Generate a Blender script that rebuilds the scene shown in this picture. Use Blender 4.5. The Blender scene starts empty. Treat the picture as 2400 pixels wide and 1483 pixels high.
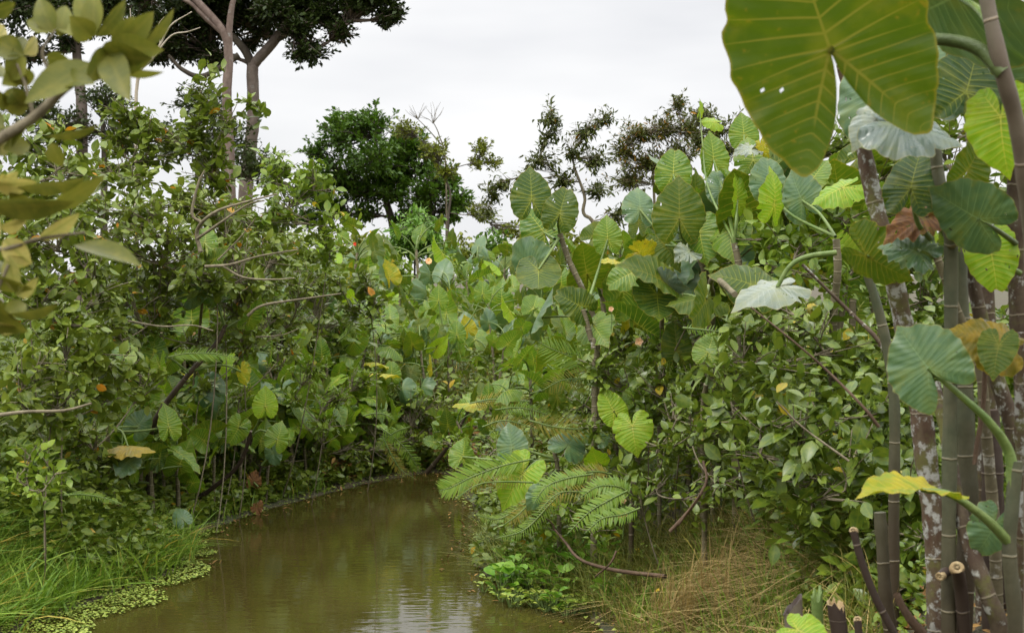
import bpy, math, random
import numpy as np
from mathutils import Vector, Matrix

# ------------------------------------------------------------------ camera, sky, sun, exposure
sc = bpy.context.scene
COL = sc.collection
CAMZ = 1.8
FPX = 3574.0
HOR = 640.0
cam_d = bpy.data.cameras.new("camera")
cam = bpy.data.objects.new("camera", cam_d)
COL.objects.link(cam)
cam.location = (0, 0, CAMZ)
cam.rotation_euler = (math.radians(90), 0, 0)
cam_d.sensor_width = 23.5
cam_d.lens = 35.0
cam_d.shift_y = -(741.5 - HOR) / 2400.0
cam_d.clip_start = 0.05
cam_d.clip_end = 3000
cam_d.dof.use_dof = True
cam_d.dof.focus_distance = 10.5
cam_d.dof.aperture_fstop = 5.0
sc.camera = cam

SUN_EL, SUN_AZ = math.radians(58), math.radians(-140)
w = bpy.data.worlds.new("World")
sc.world = w
w.use_nodes = True
nt = w.node_tree
nt.nodes.clear()
N, L = nt.nodes.new, nt.links.new
out = N("ShaderNodeOutputWorld"); bg = N("ShaderNodeBackground")
sky = N("ShaderNodeTexSky"); sky.sky_type = 'NISHITA'; sky.sun_disc = False
sky.sun_elevation = SUN_EL; sky.sun_rotation = SUN_AZ
tc = N("ShaderNodeTexCoord"); sep = N("ShaderNodeSeparateXYZ")
L(tc.outputs["Generated"], sep.inputs[0])
mr = N("ShaderNodeMapRange"); mr.inputs["From Min"].default_value = 0.16; mr.inputs["From Max"].default_value = 0.75
mr.inputs["To Min"].default_value = 9.6; mr.inputs["To Max"].default_value = 33.0
mr.interpolation_type = 'SMOOTHSTEP'
L(sep.outputs["Z"], mr.inputs["Value"])
mp = N("ShaderNodeMapping"); mp.inputs["Scale"].default_value = (2.2, 2.2, 9.0)
L(tc.outputs["Generated"], mp.inputs["Vector"])
nz = N("ShaderNodeTexNoise"); nz.inputs["Scale"].default_value = 1.6; nz.inputs["Detail"].default_value = 4; nz.inputs["Roughness"].default_value = .45
L(mp.outputs[0], nz.inputs["Vector"])
cr = N("ShaderNodeValToRGB")
cr.color_ramp.elements[0].position = 0.32; cr.color_ramp.elements[0].color = (.845, .855, .89, 1)
cr.color_ramp.elements[1].position = 0.62; cr.color_ramp.elements[1].color = (1.08, 1.08, 1.085, 1)
L(nz.outputs["Fac"], cr.inputs[0])
vm = N("ShaderNodeVectorMath"); vm.operation = 'SCALE'
L(cr.outputs[0], vm.inputs[0]); L(mr.outputs[0], vm.inputs["Scale"])
mx = N("ShaderNodeMix"); mx.data_type = 'RGBA'; mx.inputs["Factor"].default_value = .95
L(sky.outputs[0], mx.inputs[6]); L(vm.outputs[0], mx.inputs[7])
L(mx.outputs[2], bg.inputs["Color"]); bg.inputs["Strength"].default_value = 0.1
L(bg.outputs[0], out.inputs["Surface"])

sun_d = bpy.data.lights.new("sun", 'SUN'); sun = bpy.data.objects.new("sun", sun_d); COL.objects.link(sun)
sun_d.energy = 1.5; sun_d.angle = math.radians(12); sun_d.color = (1, .96, .9)
sd = Vector((math.sin(SUN_AZ) * math.cos(SUN_EL), math.cos(SUN_AZ) * math.cos(SUN_EL), math.sin(SUN_EL)))
sun.rotation_euler = sd.to_track_quat('Z', 'Y').to_euler()
sun.location = (0, 0, 20)

sc.view_settings.view_transform = 'Standard'
sc.view_settings.look = 'None'
sc.view_settings.exposure = 0.0
sc.view_settings.gamma = 1
sc.view_settings.use_curve_mapping = False
sc.render.resolution_x = 1024; sc.render.resolution_y = 632
sc.render.engine = 'CYCLES'
cy = sc.cycles
cy.max_bounces = 6; cy.diffuse_bounces = 3; cy.glossy_bounces = 2; cy.transmission_bounces = 3; cy.transparent_max_bounces = 4
cy.use_denoising = True
cy.sample_clamp_indirect = 6
cy.caustics_reflective = False; cy.caustics_refractive = False

rng = np.random.default_rng(7)
UP = np.array([0, 0, 1.0])

def P(px, py, d):
    """world point seen at photo pixel (px,py) at depth d"""
    return np.array([(px - 1200.0) / FPX * d, d, CAMZ - (py - HOR) / FPX * d])

def nrm(v):
    v = np.asarray(v, float)
    return v / (np.linalg.norm(v, axis=-1, keepdims=True) + 1e-12)

# ------------------------------------------------------------------ materials
def new_mat(name):
    m = bpy.data.materials.new(name); m.use_nodes = True
    t = m.node_tree; t.nodes.clear()
    return m, t

def mixc(t, fac, a, b, mode='MIX'):
    n = t.nodes.new("ShaderNodeMix"); n.data_type = 'RGBA'; n.blend_type = mode
    for s, v in ((0, fac), (6, a), (7, b)):
        if hasattr(v, 'is_linked') or hasattr(v, 'links'):
            t.links.new(v, n.inputs[s])
        elif s == 0:
            n.inputs[0].default_value = v
        else:
            n.inputs[s].default_value = (*v[:3], 1)
    return n.outputs[2]

def math_(t, op, a, b=0.0, c=None, clamp=False):
    n = t.nodes.new("ShaderNodeMath"); n.operation = op; n.use_clamp = clamp
    for i, v in enumerate((a, b, c)):
        if v is None: continue
        if hasattr(v, 'links'): t.links.new(v, n.inputs[i])
        else: n.inputs[i].default_value = v
    return n.outputs[0]

def smooth(t, v, a, b, lo=0.0, hi=1.0):
    n = t.nodes.new("ShaderNodeMapRange"); n.interpolation_type = 'SMOOTHSTEP'
    t.links.new(v, n.inputs[0])
    for i, x in ((1, a), (2, b), (3, lo), (4, hi)):
        if hasattr(x, 'links'): t.links.new(x, n.inputs[i])
        else: n.inputs[i].default_value = x
    return n.outputs[0]

def attr(t, name):
    n = t.nodes.new("ShaderNodeAttribute"); n.attribute_name = name
    return n

def noise(t, vec, scale, detail=3, rough=.5):
    n = t.nodes.new("ShaderNodeTexNoise"); n.inputs["Scale"].default_value = scale
    n.inputs["Detail"].default_value = detail; n.inputs["Roughness"].default_value = rough
    if vec is not None: t.links.new(vec, n.inputs["Vector"])
    return n.outputs["Fac"]

WARM = (1.26, 1.12, .56)
def leaf_shader(t, col, rough, transl, bump=None, bstr=.3, tcol=None, spec=.5, warm=True):
    N = t.nodes.new; L = t.links.new
    if warm: col = mixc(t, 1.0, col, WARM, 'MULTIPLY')
    p = N("ShaderNodeBsdfPrincipled"); L(col, p.inputs["Base Color"])
    if hasattr(rough, 'links'): L(rough, p.inputs["Roughness"])
    else: p.inputs["Roughness"].default_value = rough
    p.inputs["Specular IOR Level"].default_value = spec * .62
    tr = N("ShaderNodeBsdfTranslucent")
    L(tcol if tcol is not None else col, tr.inputs["Color"])
    if bump is not None:
        b = N("ShaderNodeBump"); b.inputs["Strength"].default_value = bstr; b.inputs["Distance"].default_value = .01
        L(bump, b.inputs["Height"]); L(b.outputs[0], p.inputs["Normal"]); L(b.outputs[0], tr.inputs["Normal"])
    m = N("ShaderNodeMixShader"); m.inputs[0].default_value = transl
    L(p.outputs[0], m.inputs[1]); L(tr.outputs[0], m.inputs[2])
    o = N("ShaderNodeOutputMaterial"); L(m.outputs[0], o.inputs[0])

def arum_mat(name, ca, cb, vein, yellow=0.0, rough=.38, transl=.35, spots=.15, vw=.0062, spec=.6, warm=True):
    """large veined arum blade: colours vary by leaf, ribs follow the vein phase stored on the mesh"""
    m, t = new_mat(name)
    oi = t.nodes.new("ShaderNodeObjectInfo"); tc = t.nodes.new("ShaderNodeTexCoord")
    v = attr(t, "vein"); sp = t.nodes.new("ShaderNodeSeparateXYZ"); t.links.new(v.outputs["Vector"], sp.inputs[0])
    q = attr(t, "lp"); sq = t.nodes.new("ShaderNodeSeparateXYZ"); t.links.new(q.outputs["Vector"], sq.inputs[0])
    phi, spc, ax = sp.outputs; yy, rf, rib = sq.outputs
    fr = math_(t, 'FRACT', math_(t, 'ADD', phi, 40.5))
    dist = math_(t, 'MULTIPLY', math_(t, 'ABSOLUTE', math_(t, 'SUBTRACT', fr, .5)), spc)
    wv = math_(t, 'MULTIPLY', math_(t, 'SUBTRACT', 1.15, rf), vw * 1.15)
    lat = smooth(t, math_(t, 'DIVIDE', dist, wv), .45, 1.15, 1.0, 0.0)
    wm = math_(t, 'MAXIMUM', math_(t, 'MULTIPLY', math_(t, 'SUBTRACT', 1.05, yy), .012), .0)
    mid = math_(t, 'MULTIPLY', smooth(t, math_(t, 'DIVIDE', ax, wm), .5, 1.1, 1.0, 0.0), smooth(t, yy, -.03, .0))
    ribm = smooth(t, rib, vw * .8, vw * 1.7, 1.0, 0.0)
    mask = math_(t, 'MAXIMUM', math_(t, 'MAXIMUM', lat, mid), ribm)
    n1 = noise(t, tc.outputs["Object"], 3.5, 3); n2 = noise(t, tc.outputs["Object"], 14, 4, .6)
    base = mixc(t, oi.outputs["Random"], ca, cb)
    base = mixc(t, math_(t, 'MULTIPLY', smooth(t, n1, .35, .75), .6), base, [c * k for c, k in zip(cb, (1.5, 1.25, .8))])
    # brownish-yellow blotches and edge wear
    sm = smooth(t, math_(t, 'ADD', n2, math_(t, 'MULTIPLY', rf, .08)), .70 - spots * .12, .80 - spots * .1)
    base = mixc(t, math_(t, 'MULTIPLY', sm, .5), base, (.22, .17, .03))
    base = mixc(t, math_(t, 'MULTIPLY', smooth(t, noise(t, tc.outputs['Object'], 2.2, 4, .6), .5, .72), .45), base, (.17, .19, .02))
    base = mixc(t, smooth(t, math_(t, 'ADD', rf, math_(t, 'MULTIPLY', n1, .3)), .22, .42, .45, 0), base, (.17, .2, .03))
    if yellow > 0:
        base = mixc(t, math_(t, 'MULTIPLY', smooth(t, n1, .35, .62), yellow), base, (.42, .30, .02))
    ed = smooth(t, rf, .965, 1.0)
    base = mixc(t, math_(t, 'MULTIPLY', ed, .55), base, (.25, .22, .05))
    col = mixc(t, math_(t, 'MULTIPLY', mask, .92), base, vein)
    gap = math_(t, 'SINE', math_(t, 'MULTIPLY', fr, math.pi))
    h = math_(t, 'ADD', math_(t, 'MULTIPLY', gap, -.35), math_(t, 'MULTIPLY', n2, .35))
    rr = smooth(t, n1, .2, .8, rough - .08, rough + .12)
    tcol = mixc(t, 1.0, col, (1.35, 1.2, .45), 'MULTIPLY')
    leaf_shader(t, col, rr, transl, h, .28 if warm else .14, tcol, spec, warm)
    return m

def small_leaf_mat(name, c1, c2, c3, old=(.5, .2, .02), oldfrac=.01, rough=.35, transl=.3, spec=.5, vein=(.15, .21, .05), vfac=.4):
    """small leaves: rnd attribute picks colour, 'lp' (|x|,y,0) draws the midrib"""
    m, t = new_mat(name)
    r = attr(t, "rnd").outputs["Fac"]
    cr = t.nodes.new("ShaderNodeValToRGB"); e = cr.color_ramp.elements
    e[0].position = 0; e[0].color = (*c1, 1); e[1].position = 1 - oldfrac; e[1].color = (*c3, 1)
    x = e.new(.5); x.color = (*c2, 1)
    x = e.new(min(.999, 1 - oldfrac + .001)); x.color = (*(old if oldfrac > 0 else c3), 1)
    t.links.new(r, cr.inputs[0])
    geo = t.nodes.new("ShaderNodeNewGeometry")
    n1 = noise(t, geo.outputs["Position"], 1.6, 2); n2 = noise(t, geo.outputs["Position"], 45, 2)
    col = mixc(t, smooth(t, n1, .35, .7, 0, .45), cr.outputs[0], c2)
    col = mixc(t, smooth(t, n2, .35, .75, 0, .45), col, [c * k for c, k in zip(c3, (1.1, .95, .8))])
    q = attr(t, "lp"); sq = t.nodes.new("ShaderNodeSeparateXYZ"); t.links.new(q.outputs["Vector"], sq.inputs[0])
    mid = smooth(t, sq.outputs[0], .012, .05, vfac, 0)
    fr = math_(t, 'FRACT', math_(t, 'MULTIPLY', math_(t, 'SUBTRACT', sq.outputs[1], math_(t, 'MULTIPLY', sq.outputs[0], .6)), 7))
    lat = smooth(t, math_(t, 'ABSOLUTE', math_(t, 'SUBTRACT', fr, .5)), .02, .12, vfac * .45, 0)
    col = mixc(t, math_(t, 'MAXIMUM', mid, lat), col, vein)
    tcol = mixc(t, 1.0, col, (1.3, 1.15, .5), 'MULTIPLY')
    rr = smooth(t, r, 0, 1, rough - .07, rough + .1)
    leaf_shader(t, col, rr, transl, None, 0, tcol, spec)
    return m

def bark_mat(name, ca, cb, scale=9, lichen=None, lfrac=.55, rings=0, ringcol=(.35, .3, .2), rough=.8, moss=None, low=None, lowz=(.45, 1.25)):
    m, t = new_mat(name)
    tc = t.nodes.new("ShaderNodeTexCoord"); mp = t.nodes.new("ShaderNodeMapping")
    mp.inputs["Scale"].default_value = (1, 1, .35)
    t.links.new(tc.outputs["Object"], mp.inputs[0])
    n1 = noise(t, mp.outputs[0], scale, 5, .6); n2 = noise(t, tc.outputs["Object"], scale * 3.1, 4, .65)
    col = mixc(t, smooth(t, n1, .35, .65), ca, cb)
    col = mixc(t, smooth(t, n2, .3, .8, 0, .5), col, [c * .55 for c in ca])
    h = n2
    if moss:
        n4 = noise(t, tc.outputs["Object"], 4.5, 5, .7)
        col = mixc(t, smooth(t, n4, .52, .62, 0, .8), col, moss)
    if lichen:
        n3 = noise(t, tc.outputs["Object"], scale * 1.1, 6, .68)
        k = smooth(t, n3, lfrac - .02, lfrac + .075)
        lc = mixc(t, n2, lichen, [c * .7 for c in lichen])
        col = mixc(t, math_(t, 'MULTIPLY', k, .9), col, lc)
        h = math_(t, 'ADD', n2, math_(t, 'MULTIPLY', k, .4))
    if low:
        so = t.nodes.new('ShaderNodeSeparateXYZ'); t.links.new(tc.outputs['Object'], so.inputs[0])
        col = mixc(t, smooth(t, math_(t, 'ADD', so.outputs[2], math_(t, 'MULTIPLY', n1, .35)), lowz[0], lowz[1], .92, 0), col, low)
    if rings:
        rn = attr(t, "rnd").outputs["Fac"]       # length along the stalk in metres
        f = math_(t, 'FRACT', math_(t, 'ADD', math_(t, 'MULTIPLY', rn, rings), math_(t, 'MULTIPLY', n1, .10)))
        k = smooth(t, math_(t, 'ABSOLUTE', math_(t, 'SUBTRACT', f, .5)), .0012 * rings, .0045 * rings, 1, 0)
        col = mixc(t, math_(t, 'MULTIPLY', k, .45), col, ringcol)
        h = math_(t, 'ADD', math_(t, 'MULTIPLY', h, .4), math_(t, 'MULTIPLY', k, .8))
    p = t.nodes.new("ShaderNodeBsdfPrincipled"); t.links.new(col, p.inputs["Base Color"])
    p.inputs["Roughness"].default_value = rough
    p.inputs["Specular IOR Level"].default_value = .3
    b = t.nodes.new("ShaderNodeBump"); b.inputs["Strength"].default_value = .6; b.inputs["Distance"].default_value = .008
    t.links.new(h, b.inputs["Height"]); t.links.new(b.outputs[0], p.inputs["Normal"])
    o = t.nodes.new("ShaderNodeOutputMaterial"); t.links.new(p.outputs[0], o.inputs[0])
    return m

M = {}
M['arum'] = arum_mat("arum_leaf", (.045, .125, .020), (.095, .195, .028), (.34, .40, .12), spots=.3)
M['arum_back'] = arum_mat("arum_leaf_olive", (.042, .088, .010), (.06, .115, .012), (.17, .19, .045), spots=.25, rough=.5, transl=.42, vw=.0075)
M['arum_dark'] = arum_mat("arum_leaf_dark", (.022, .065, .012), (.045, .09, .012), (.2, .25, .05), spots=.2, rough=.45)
M['arum_lime'] = arum_mat("arum_leaf_lime", (.14, .30, .02), (.18, .33, .03), (.42, .46, .12), spots=.4, rough=.42, transl=.4)
M['arum_grey'] = arum_mat("arum_leaf_waxy", (.06, .125, .048), (.085, .155, .065), (.15, .24, .10), spots=.1, rough=.36, transl=.2, vw=.005, spec=.7, warm=False)
M['arum_pale'] = arum_mat("arum_leaf_pale", (.10, .135, .09), (.15, .185, .135), (.22, .25, .18), spots=.12, rough=.3, transl=.1, vw=.005, spec=.9, warm=False)
M['arum_cream'] = arum_mat("arum_leaf_cream", (.19, .19, .08), (.23, .21, .10), (.22, .14, .07), yellow=.3, spots=.7, rough=.5, transl=.2)
M['arum_mustard'] = arum_mat("arum_leaf_mustard", (.11, .11, .01), (.15, .12, .01), (.2, .14, .02), yellow=.25, spots=.6, rough=.5)
M['arum_silver'] = arum_mat("arum_leaf_silver", (.065, .10, .075), (.09, .13, .10), (.14, .18, .14), spots=.15, rough=.3, transl=.08, vw=.004, spec=1.0, warm=False)
M['arum_yellow'] = arum_mat("arum_leaf_yellow", (.15, .24, .02), (.24, .28, .025), (.42, .40, .1), yellow=.3, spots=.7, rough=.5)
M['arum_dead'] = arum_mat("arum_leaf_dead", (.11, .055, .04), (.16, .085, .06), (.07, .035, .025), spots=.5, rough=.7, transl=.1, vw=.012)
M['petiole'] = bark_mat("petiole", (.12, .19, .045), (.17, .22, .06), 12, rough=.45)
M['petiole_dark'] = bark_mat("petiole_dark", (.07, .10, .03), (.10, .13, .04), 12, rough=.45)
M['stem'] = bark_mat("arum_stem", (.13, .11, .06), (.2, .17, .1), 12, lichen=(.5, .48, .4), lfrac=.6, rings=18)
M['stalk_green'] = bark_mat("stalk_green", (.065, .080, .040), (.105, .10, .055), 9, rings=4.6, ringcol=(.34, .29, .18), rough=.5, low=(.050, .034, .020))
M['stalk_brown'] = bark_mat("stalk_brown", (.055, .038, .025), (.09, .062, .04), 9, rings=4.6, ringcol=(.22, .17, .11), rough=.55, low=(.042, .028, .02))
M['stalk_pink'] = bark_mat("stalk_pink", (.16, .125, .09), (.125, .125, .075), 5, rings=3.0, ringcol=(.42, .33, .22), rough=.55)
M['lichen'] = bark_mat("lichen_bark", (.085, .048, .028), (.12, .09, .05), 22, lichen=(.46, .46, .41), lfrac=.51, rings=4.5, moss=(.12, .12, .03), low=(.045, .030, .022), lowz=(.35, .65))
M['lichen2'] = bark_mat("lichen_bark_mossy", (.065, .04, .024), (.10, .075, .045), 24, lichen=(.42, .42, .36), lfrac=.56, rings=5, moss=(.10, .10, .02))
M['twig'] = bark_mat("twig", (.14, .115, .07), (.23, .195, .125), 15)
M['twig_red'] = bark_mat("twig_red", (.085, .052, .03), (.14, .09, .055), 15)
M['twig_pale'] = bark_mat("twig_pale", (.42, .36, .27), (.55, .48, .38), 10)
M['bark_tall'] = bark_mat("tall_bark", (.15, .115, .09), (.24, .19, .155), 2.5, lichen=(.36, .33, .29), lfrac=.60)
M['bark_dark'] = bark_mat("dark_bark", (.07, .055, .04), (.12, .10, .07), 3)
M['bark_pinkish'] = bark_mat("pinkish_bark", (.13, .09, .07), (.21, .155, .125), 4, lichen=(.3, .28, .25), lfrac=.6)
M['cut'] = bark_mat("cut_pith", (.33, .23, .11), (.45, .35, .19), 25)
M['L_tall'] = small_leaf_mat("tall_tree_leaves", (.010, .022, .007), (.018, .036, .010), (.035, .065, .014), oldfrac=0, rough=.5, transl=.12, vfac=0)
M['L_back'] = small_leaf_mat("back_tree_leaves", (.02, .04, .015), (.03, .055, .02), (.05, .08, .03), oldfrac=0, rough=.5, transl=.2, vfac=0)
M['L_mid'] = small_leaf_mat("mid_tree_leaves", (.025, .085, .012), (.05, .13, .02), (.10, .19, .03), oldfrac=0, rough=.5, transl=.25, vfac=0)
M['L_olive'] = small_leaf_mat("olive_tree_leaves", (.08, .13, .02), (.11, .16, .03), (.17, .2, .04), oldfrac=0, rough=.5, transl=.3, vfac=0)
M['L_small'] = small_leaf_mat("small_tree_leaves", (.05, .14, .03), (.08, .2, .04), (.14, .27, .06), oldfrac=0, rough=.45, transl=.25, vfac=0)
M['L_brown'] = small_leaf_mat("bronze_tree_leaves", (.025, .05, .018), (.045, .075, .022), (.09, .10, .03), old=(.3, .16, .03), oldfrac=.04, rough=.4, transl=.25, vfac=0)
M['L_shrub'] = small_leaf_mat("shrub_leaves", (.044, .086, .018), (.090, .152, .03), (.175, .240, .055), old=(.55, .22, .02), oldfrac=.008, rough=.38, transl=.25, spec=.65)
M['L_shrub_fresh'] = small_leaf_mat("fresh_shrub_leaves", (.05, .11, .018), (.10, .19, .03), (.2, .3, .05), old=(.5, .35, .03), oldfrac=.006, rough=.4, transl=.3, spec=.6)
M['L_right'] = small_leaf_mat("right_shrub_leaves", (.035, .08, .02), (.075, .14, .028), (.17, .25, .04), old=(.38, .30, .04), oldfrac=.02, rough=.34, transl=.25, spec=.8)
M['L_under'] = small_leaf_mat("undergrowth_leaves", (.04, .085, .016), (.08, .145, .027), (.17, .235, .045), old=(.4, .26, .04), oldfrac=.02, rough=.4, transl=.25, spec=.6)
M['L_fg'] = small_leaf_mat("branch_leaves", (.058, .078, .018), (.09, .115, .026), (.17, .20, .06), oldfrac=0, rough=.42, transl=.35, vein=(.22, .22, .08), vfac=.22)
M['L_fg_pale'] = small_leaf_mat("branch_leaves_pale", (.25, .28, .16), (.33, .35, .2), (.45, .45, .3), oldfrac=0, rough=.35, transl=.35)
M['frond'] = small_leaf_mat("fern_frond", (.07, .17, .025), (.10, .22, .03), (.17, .28, .05), oldfrac=0, rough=.4, transl=.35, vfac=.3)
M['frond_old'] = small_leaf_mat("old_frond", (.07, .12, .02), (.12, .14, .025), (.2, .16, .04), oldfrac=0, rough=.6, transl=.3, vfac=.2)
M['grass'] = small_leaf_mat("grass_blades", (.045, .13, .022), (.09, .205, .032), (.2, .32, .08), old=(.42, .34, .14), oldfrac=.05, rough=.45, transl=.35, vfac=0)
M['grass_mixed'] = small_leaf_mat("mixed_grass", (.045, .085, .018), (.085, .13, .03), (.22, .22, .1), old=(.36, .3, .2), oldfrac=.15, rough=.6, transl=.25, vfac=0)
M['grass_dry'] = small_leaf_mat("dry_grass", (.085, .07, .05), (.17, .14, .105), (.42, .37, .30), oldfrac=0, rough=.7, transl=.2, vfac=0)
M['litter'] = small_leaf_mat("leaf_litter", (.07, .04, .025), (.14, .085, .05), (.28, .2, .12), oldfrac=0, rough=.8, transl=.05, vfac=0)
M['float'] = small_leaf_mat("floating_leaves", (.06, .2, .03), (.11, .29, .05), (.2, .38, .08), oldfrac=0, rough=.3, transl=.3, vfac=.15)
M['float_pale'] = small_leaf_mat("floating_leaves_pale", (.12, .25, .05), (.19, .32, .08), (.32, .40, .15), oldfrac=0, rough=.4, transl=.3, vfac=.1)
M['duckweed'] = small_leaf_mat("duckweed", (.09, .17, .04), (.15, .23, .06), (.25, .33, .13), oldfrac=0, rough=.5, transl=.1, vfac=0)
M['petal'] = small_leaf_mat("pale_petals", (.75, .5, .68), (.8, .62, .75), (.85, .75, .82), oldfrac=0, rough=.5, transl=.4, vfac=0)
M['petal_red'] = small_leaf_mat("red_petals", (.5, .03, .03), (.6, .05, .04), (.6, .1, .08), oldfrac=0, rough=.5, transl=.3, vfac=0)

def ground_mat():
    m, t = new_mat("bank_soil")
    g = t.nodes.new("ShaderNodeNewGeometry")
    n1 = noise(t, g.outputs["Position"], 1.7, 5, .6); n2 = noise(t, g.outputs["Position"], 22, 5, .7)
    c = mixc(t, smooth(t, n1, .35, .65), (.05, .035, .02), (.05, .06, .02))
    c = mixc(t, smooth(t, n2, .4, .75, 0, .7), c, (.13, .085, .05))
    p = t.nodes.new("ShaderNodeBsdfPrincipled"); t.links.new(c, p.inputs["Base Color"]); p.inputs["Roughness"].default_value = .9
    b = t.nodes.new("ShaderNodeBump"); b.inputs["Distance"].default_value = .03; t.links.new(n2, b.inputs["Height"]); t.links.new(b.outputs[0], p.inputs["Normal"])
    o = t.nodes.new("ShaderNodeOutputMaterial"); t.links.new(p.outputs[0], o.inputs[0])
    return m
M['ground'] = ground_mat()

def water_mat():
    m, t = new_mat("murky_water")
    g = t.nodes.new("ShaderNodeNewGeometry")
    mp = t.nodes.new("ShaderNodeMapping"); mp.inputs["Scale"].default_value = (1.0, 3.2, 1)
    t.links.new(g.outputs["Position"], mp.inputs[0])
    n1 = noise(t, mp.outputs[0], 4.5, 2, .5); n2 = noise(t, mp.outputs[0], 26, 1, .5); n3 = noise(t, g.outputs["Position"], .8, 3)
    c = mixc(t, smooth(t, n3, .35, .7), (.038, .031, .007), (.054, .045, .011))
    h = math_(t, 'ADD', n1, math_(t, 'MULTIPLY', n2, .05))
    p = t.nodes.new("ShaderNodeBsdfPrincipled"); t.links.new(c, p.inputs["Base Color"])
    p.inputs["Roughness"].default_value = .03; p.inputs["IOR"].default_value = 1.33; p.inputs["Specular IOR Level"].default_value = .5
    b = t.nodes.new("ShaderNodeBump"); b.inputs["Strength"].default_value = .12; b.inputs["Distance"].default_value = .012
    t.links.new(h, b.inputs["Height"]); t.links.new(b.outputs[0], p.inputs["Normal"])
    o = t.nodes.new("ShaderNodeOutputMaterial"); t.links.new(p.outputs[0], o.inputs[0])
    return m
M['water'] = water_mat()

# ------------------------------------------------------------------ mesh helpers
class MB:
    def __init__(s):
        s.v, s.f, s.r, s.q, s.n, s.mi = [], [], [], [], 0, []
    def add(s, v, f, r=0.0, q=None, mi=0):
        v = np.asarray(v, float).reshape(-1, 3); k = len(v)
        s.v.append(v)
        s.r.append(np.broadcast_to(np.asarray(r, float), (k,)).copy())
        s.q.append(np.zeros((k, 3)) + np.array([.5, .5, 0]) if q is None else np.asarray(q, float).reshape(-1, 3))
        for a in (f if isinstance(f, (list, tuple)) else [f]):
            a = np.asarray(a, int)
            s.f.append(a + s.n); s.mi.append(np.full(len(a), mi, int))
        s.n += k
    def tube(s, pts, rad, n=6, cap=False, mi=0, wob=0.0):
        pts = np.asarray(pts, float); m = len(pts)
        rad = np.broadcast_to(np.asarray(rad, float), (m,))
        tg = nrm(np.gradient(pts, axis=0))
        ref = np.array([1.0, 0, 0]) if abs(tg[0][0]) < .8 else np.array([0, 1.0, 0])
        u = nrm(np.cross(tg[0], ref)); us = [u]
        for i in range(1, m):
            u = us[-1] - tg[i] * np.dot(us[-1], tg[i]); us.append(nrm(u))
        us = np.array(us); vs = np.cross(tg, us)
        a = np.arange(n) * 2 * np.pi / n
        rr = rad[:, None] * (1 + (wob * rng.normal(size=(m, n)) if wob else 0))
        V = pts[:, None, :] + rr[..., None] * (np.cos(a)[None, :, None] * us[:, None, :] + np.sin(a)[None, :, None] * vs[:, None, :])
        i = np.arange(m - 1)[:, None] * n; j = np.arange(n)[None, :]; jn = (j + 1) % n
        F = np.stack([i + j, i + jn, i + n + jn, i + n + j], -1).reshape(-1, 4)
        ln = np.concatenate([[0], np.cumsum(np.linalg.norm(np.diff(pts, axis=0), axis=1))])
        s.add(V.reshape(-1, 3), F, np.repeat(ln, n), mi=mi)
        if cap:
            for e in (0, m - 1):
                ring = V[e]; c = ring.mean(0)
                vv = np.vstack([ring, c]); jj = np.arange(n)
                s.add(vv, np.stack([jj, (jj + 1) % n, np.full(n, n)], -1), ln[e], mi=mi)
    def inst(s, T, F, Q, R, loc, scl, rnd, mi=0):
        """instances of template verts T (V,3) with rotations R (N,3,3) columns = local axes"""
        n = len(loc); V = len(T)
        scl = np.asarray(scl, float)
        if scl.ndim == 1: scl = np.repeat(scl[:, None], 3, 1)
        X = np.einsum('nij,nvj->nvi', R, T[None] * scl[:, None, :]) + loc[:, None, :]
        off = (np.arange(n) * V)[:, None, None]
        s.add(X.reshape(-1, 3), (F[None] + off).reshape(-1, F.shape[1]), np.repeat(rnd, V), np.tile(Q, (n, 1)), mi)
    def build(s, name, mats, parent=None, smooth=True, origin=None, vein=None):
        me = bpy.data.meshes.new(name)
        v = np.concatenate(s.v) if s.v else np.zeros((0, 3))
        if origin is not None: v = v - np.asarray(origin)
        loops, st, tot = [], [], []
        pos = 0
        for a in s.f:
            loops.append(a.reshape(-1)); k = a.shape[1]
            st.append(pos + np.arange(len(a)) * k); tot.append(np.full(len(a), k)); pos += a.size
        loops = np.concatenate(loops); st = np.concatenate(st); tot = np.concatenate(tot)
        me.vertices.add(len(v)); me.vertices.foreach_set("co", v.astype(np.float32).ravel())
        me.loops.add(len(loops)); me.loops.foreach_set("vertex_index", loops.astype(np.int32))
        me.polygons.add(len(st)); me.polygons.foreach_set("loop_start", st.astype(np.int32))
        try: me.polygons.foreach_set("loop_total", tot.astype(np.int32))
        except Exception: pass
        me.polygons.foreach_set("material_index", np.concatenate(s.mi).astype(np.int32))
        me.polygons.foreach_set("use_smooth", np.full(len(st), smooth))
        a = me.attributes.new("rnd", 'FLOAT', 'POINT'); a.data.foreach_set("value", np.concatenate(s.r).astype(np.float32))
        a = me.attributes.new("lp", 'FLOAT_VECTOR', 'POINT'); a.data.foreach_set("vector", np.concatenate(s.q).astype(np.float32).ravel())
        if vein is not None:
            a = me.attributes.new("vein", 'FLOAT_VECTOR', 'POINT'); a.data.foreach_set("vector", vein.astype(np.float32).ravel())
        for mm in (mats if isinstance(mats, (list, tuple)) else [mats]): me.materials.append(mm)
        me.update(calc_edges=True); me.validate()
        o = bpy.data.objects.new(name, me); COL.objects.link(o)
        if parent is not None: o.parent = parent
        return o

def thing(name, loc, label, cat, group=None, rz=0.0):
    o = bpy.data.objects.new(name, None); COL.objects.link(o)
    o.empty_display_size = .1
    o.location = [float(c) for c in loc]; o.rotation_euler = (0, 0, rz)
    tag(o, label, cat, group)
    return o

def tag(o, label=None, cat=None, group=None, kind=None):
    if label: o["label"] = label
    if cat: o["category"] = cat
    if group: o["group"] = group
    if kind: o["kind"] = kind
    return o

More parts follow.
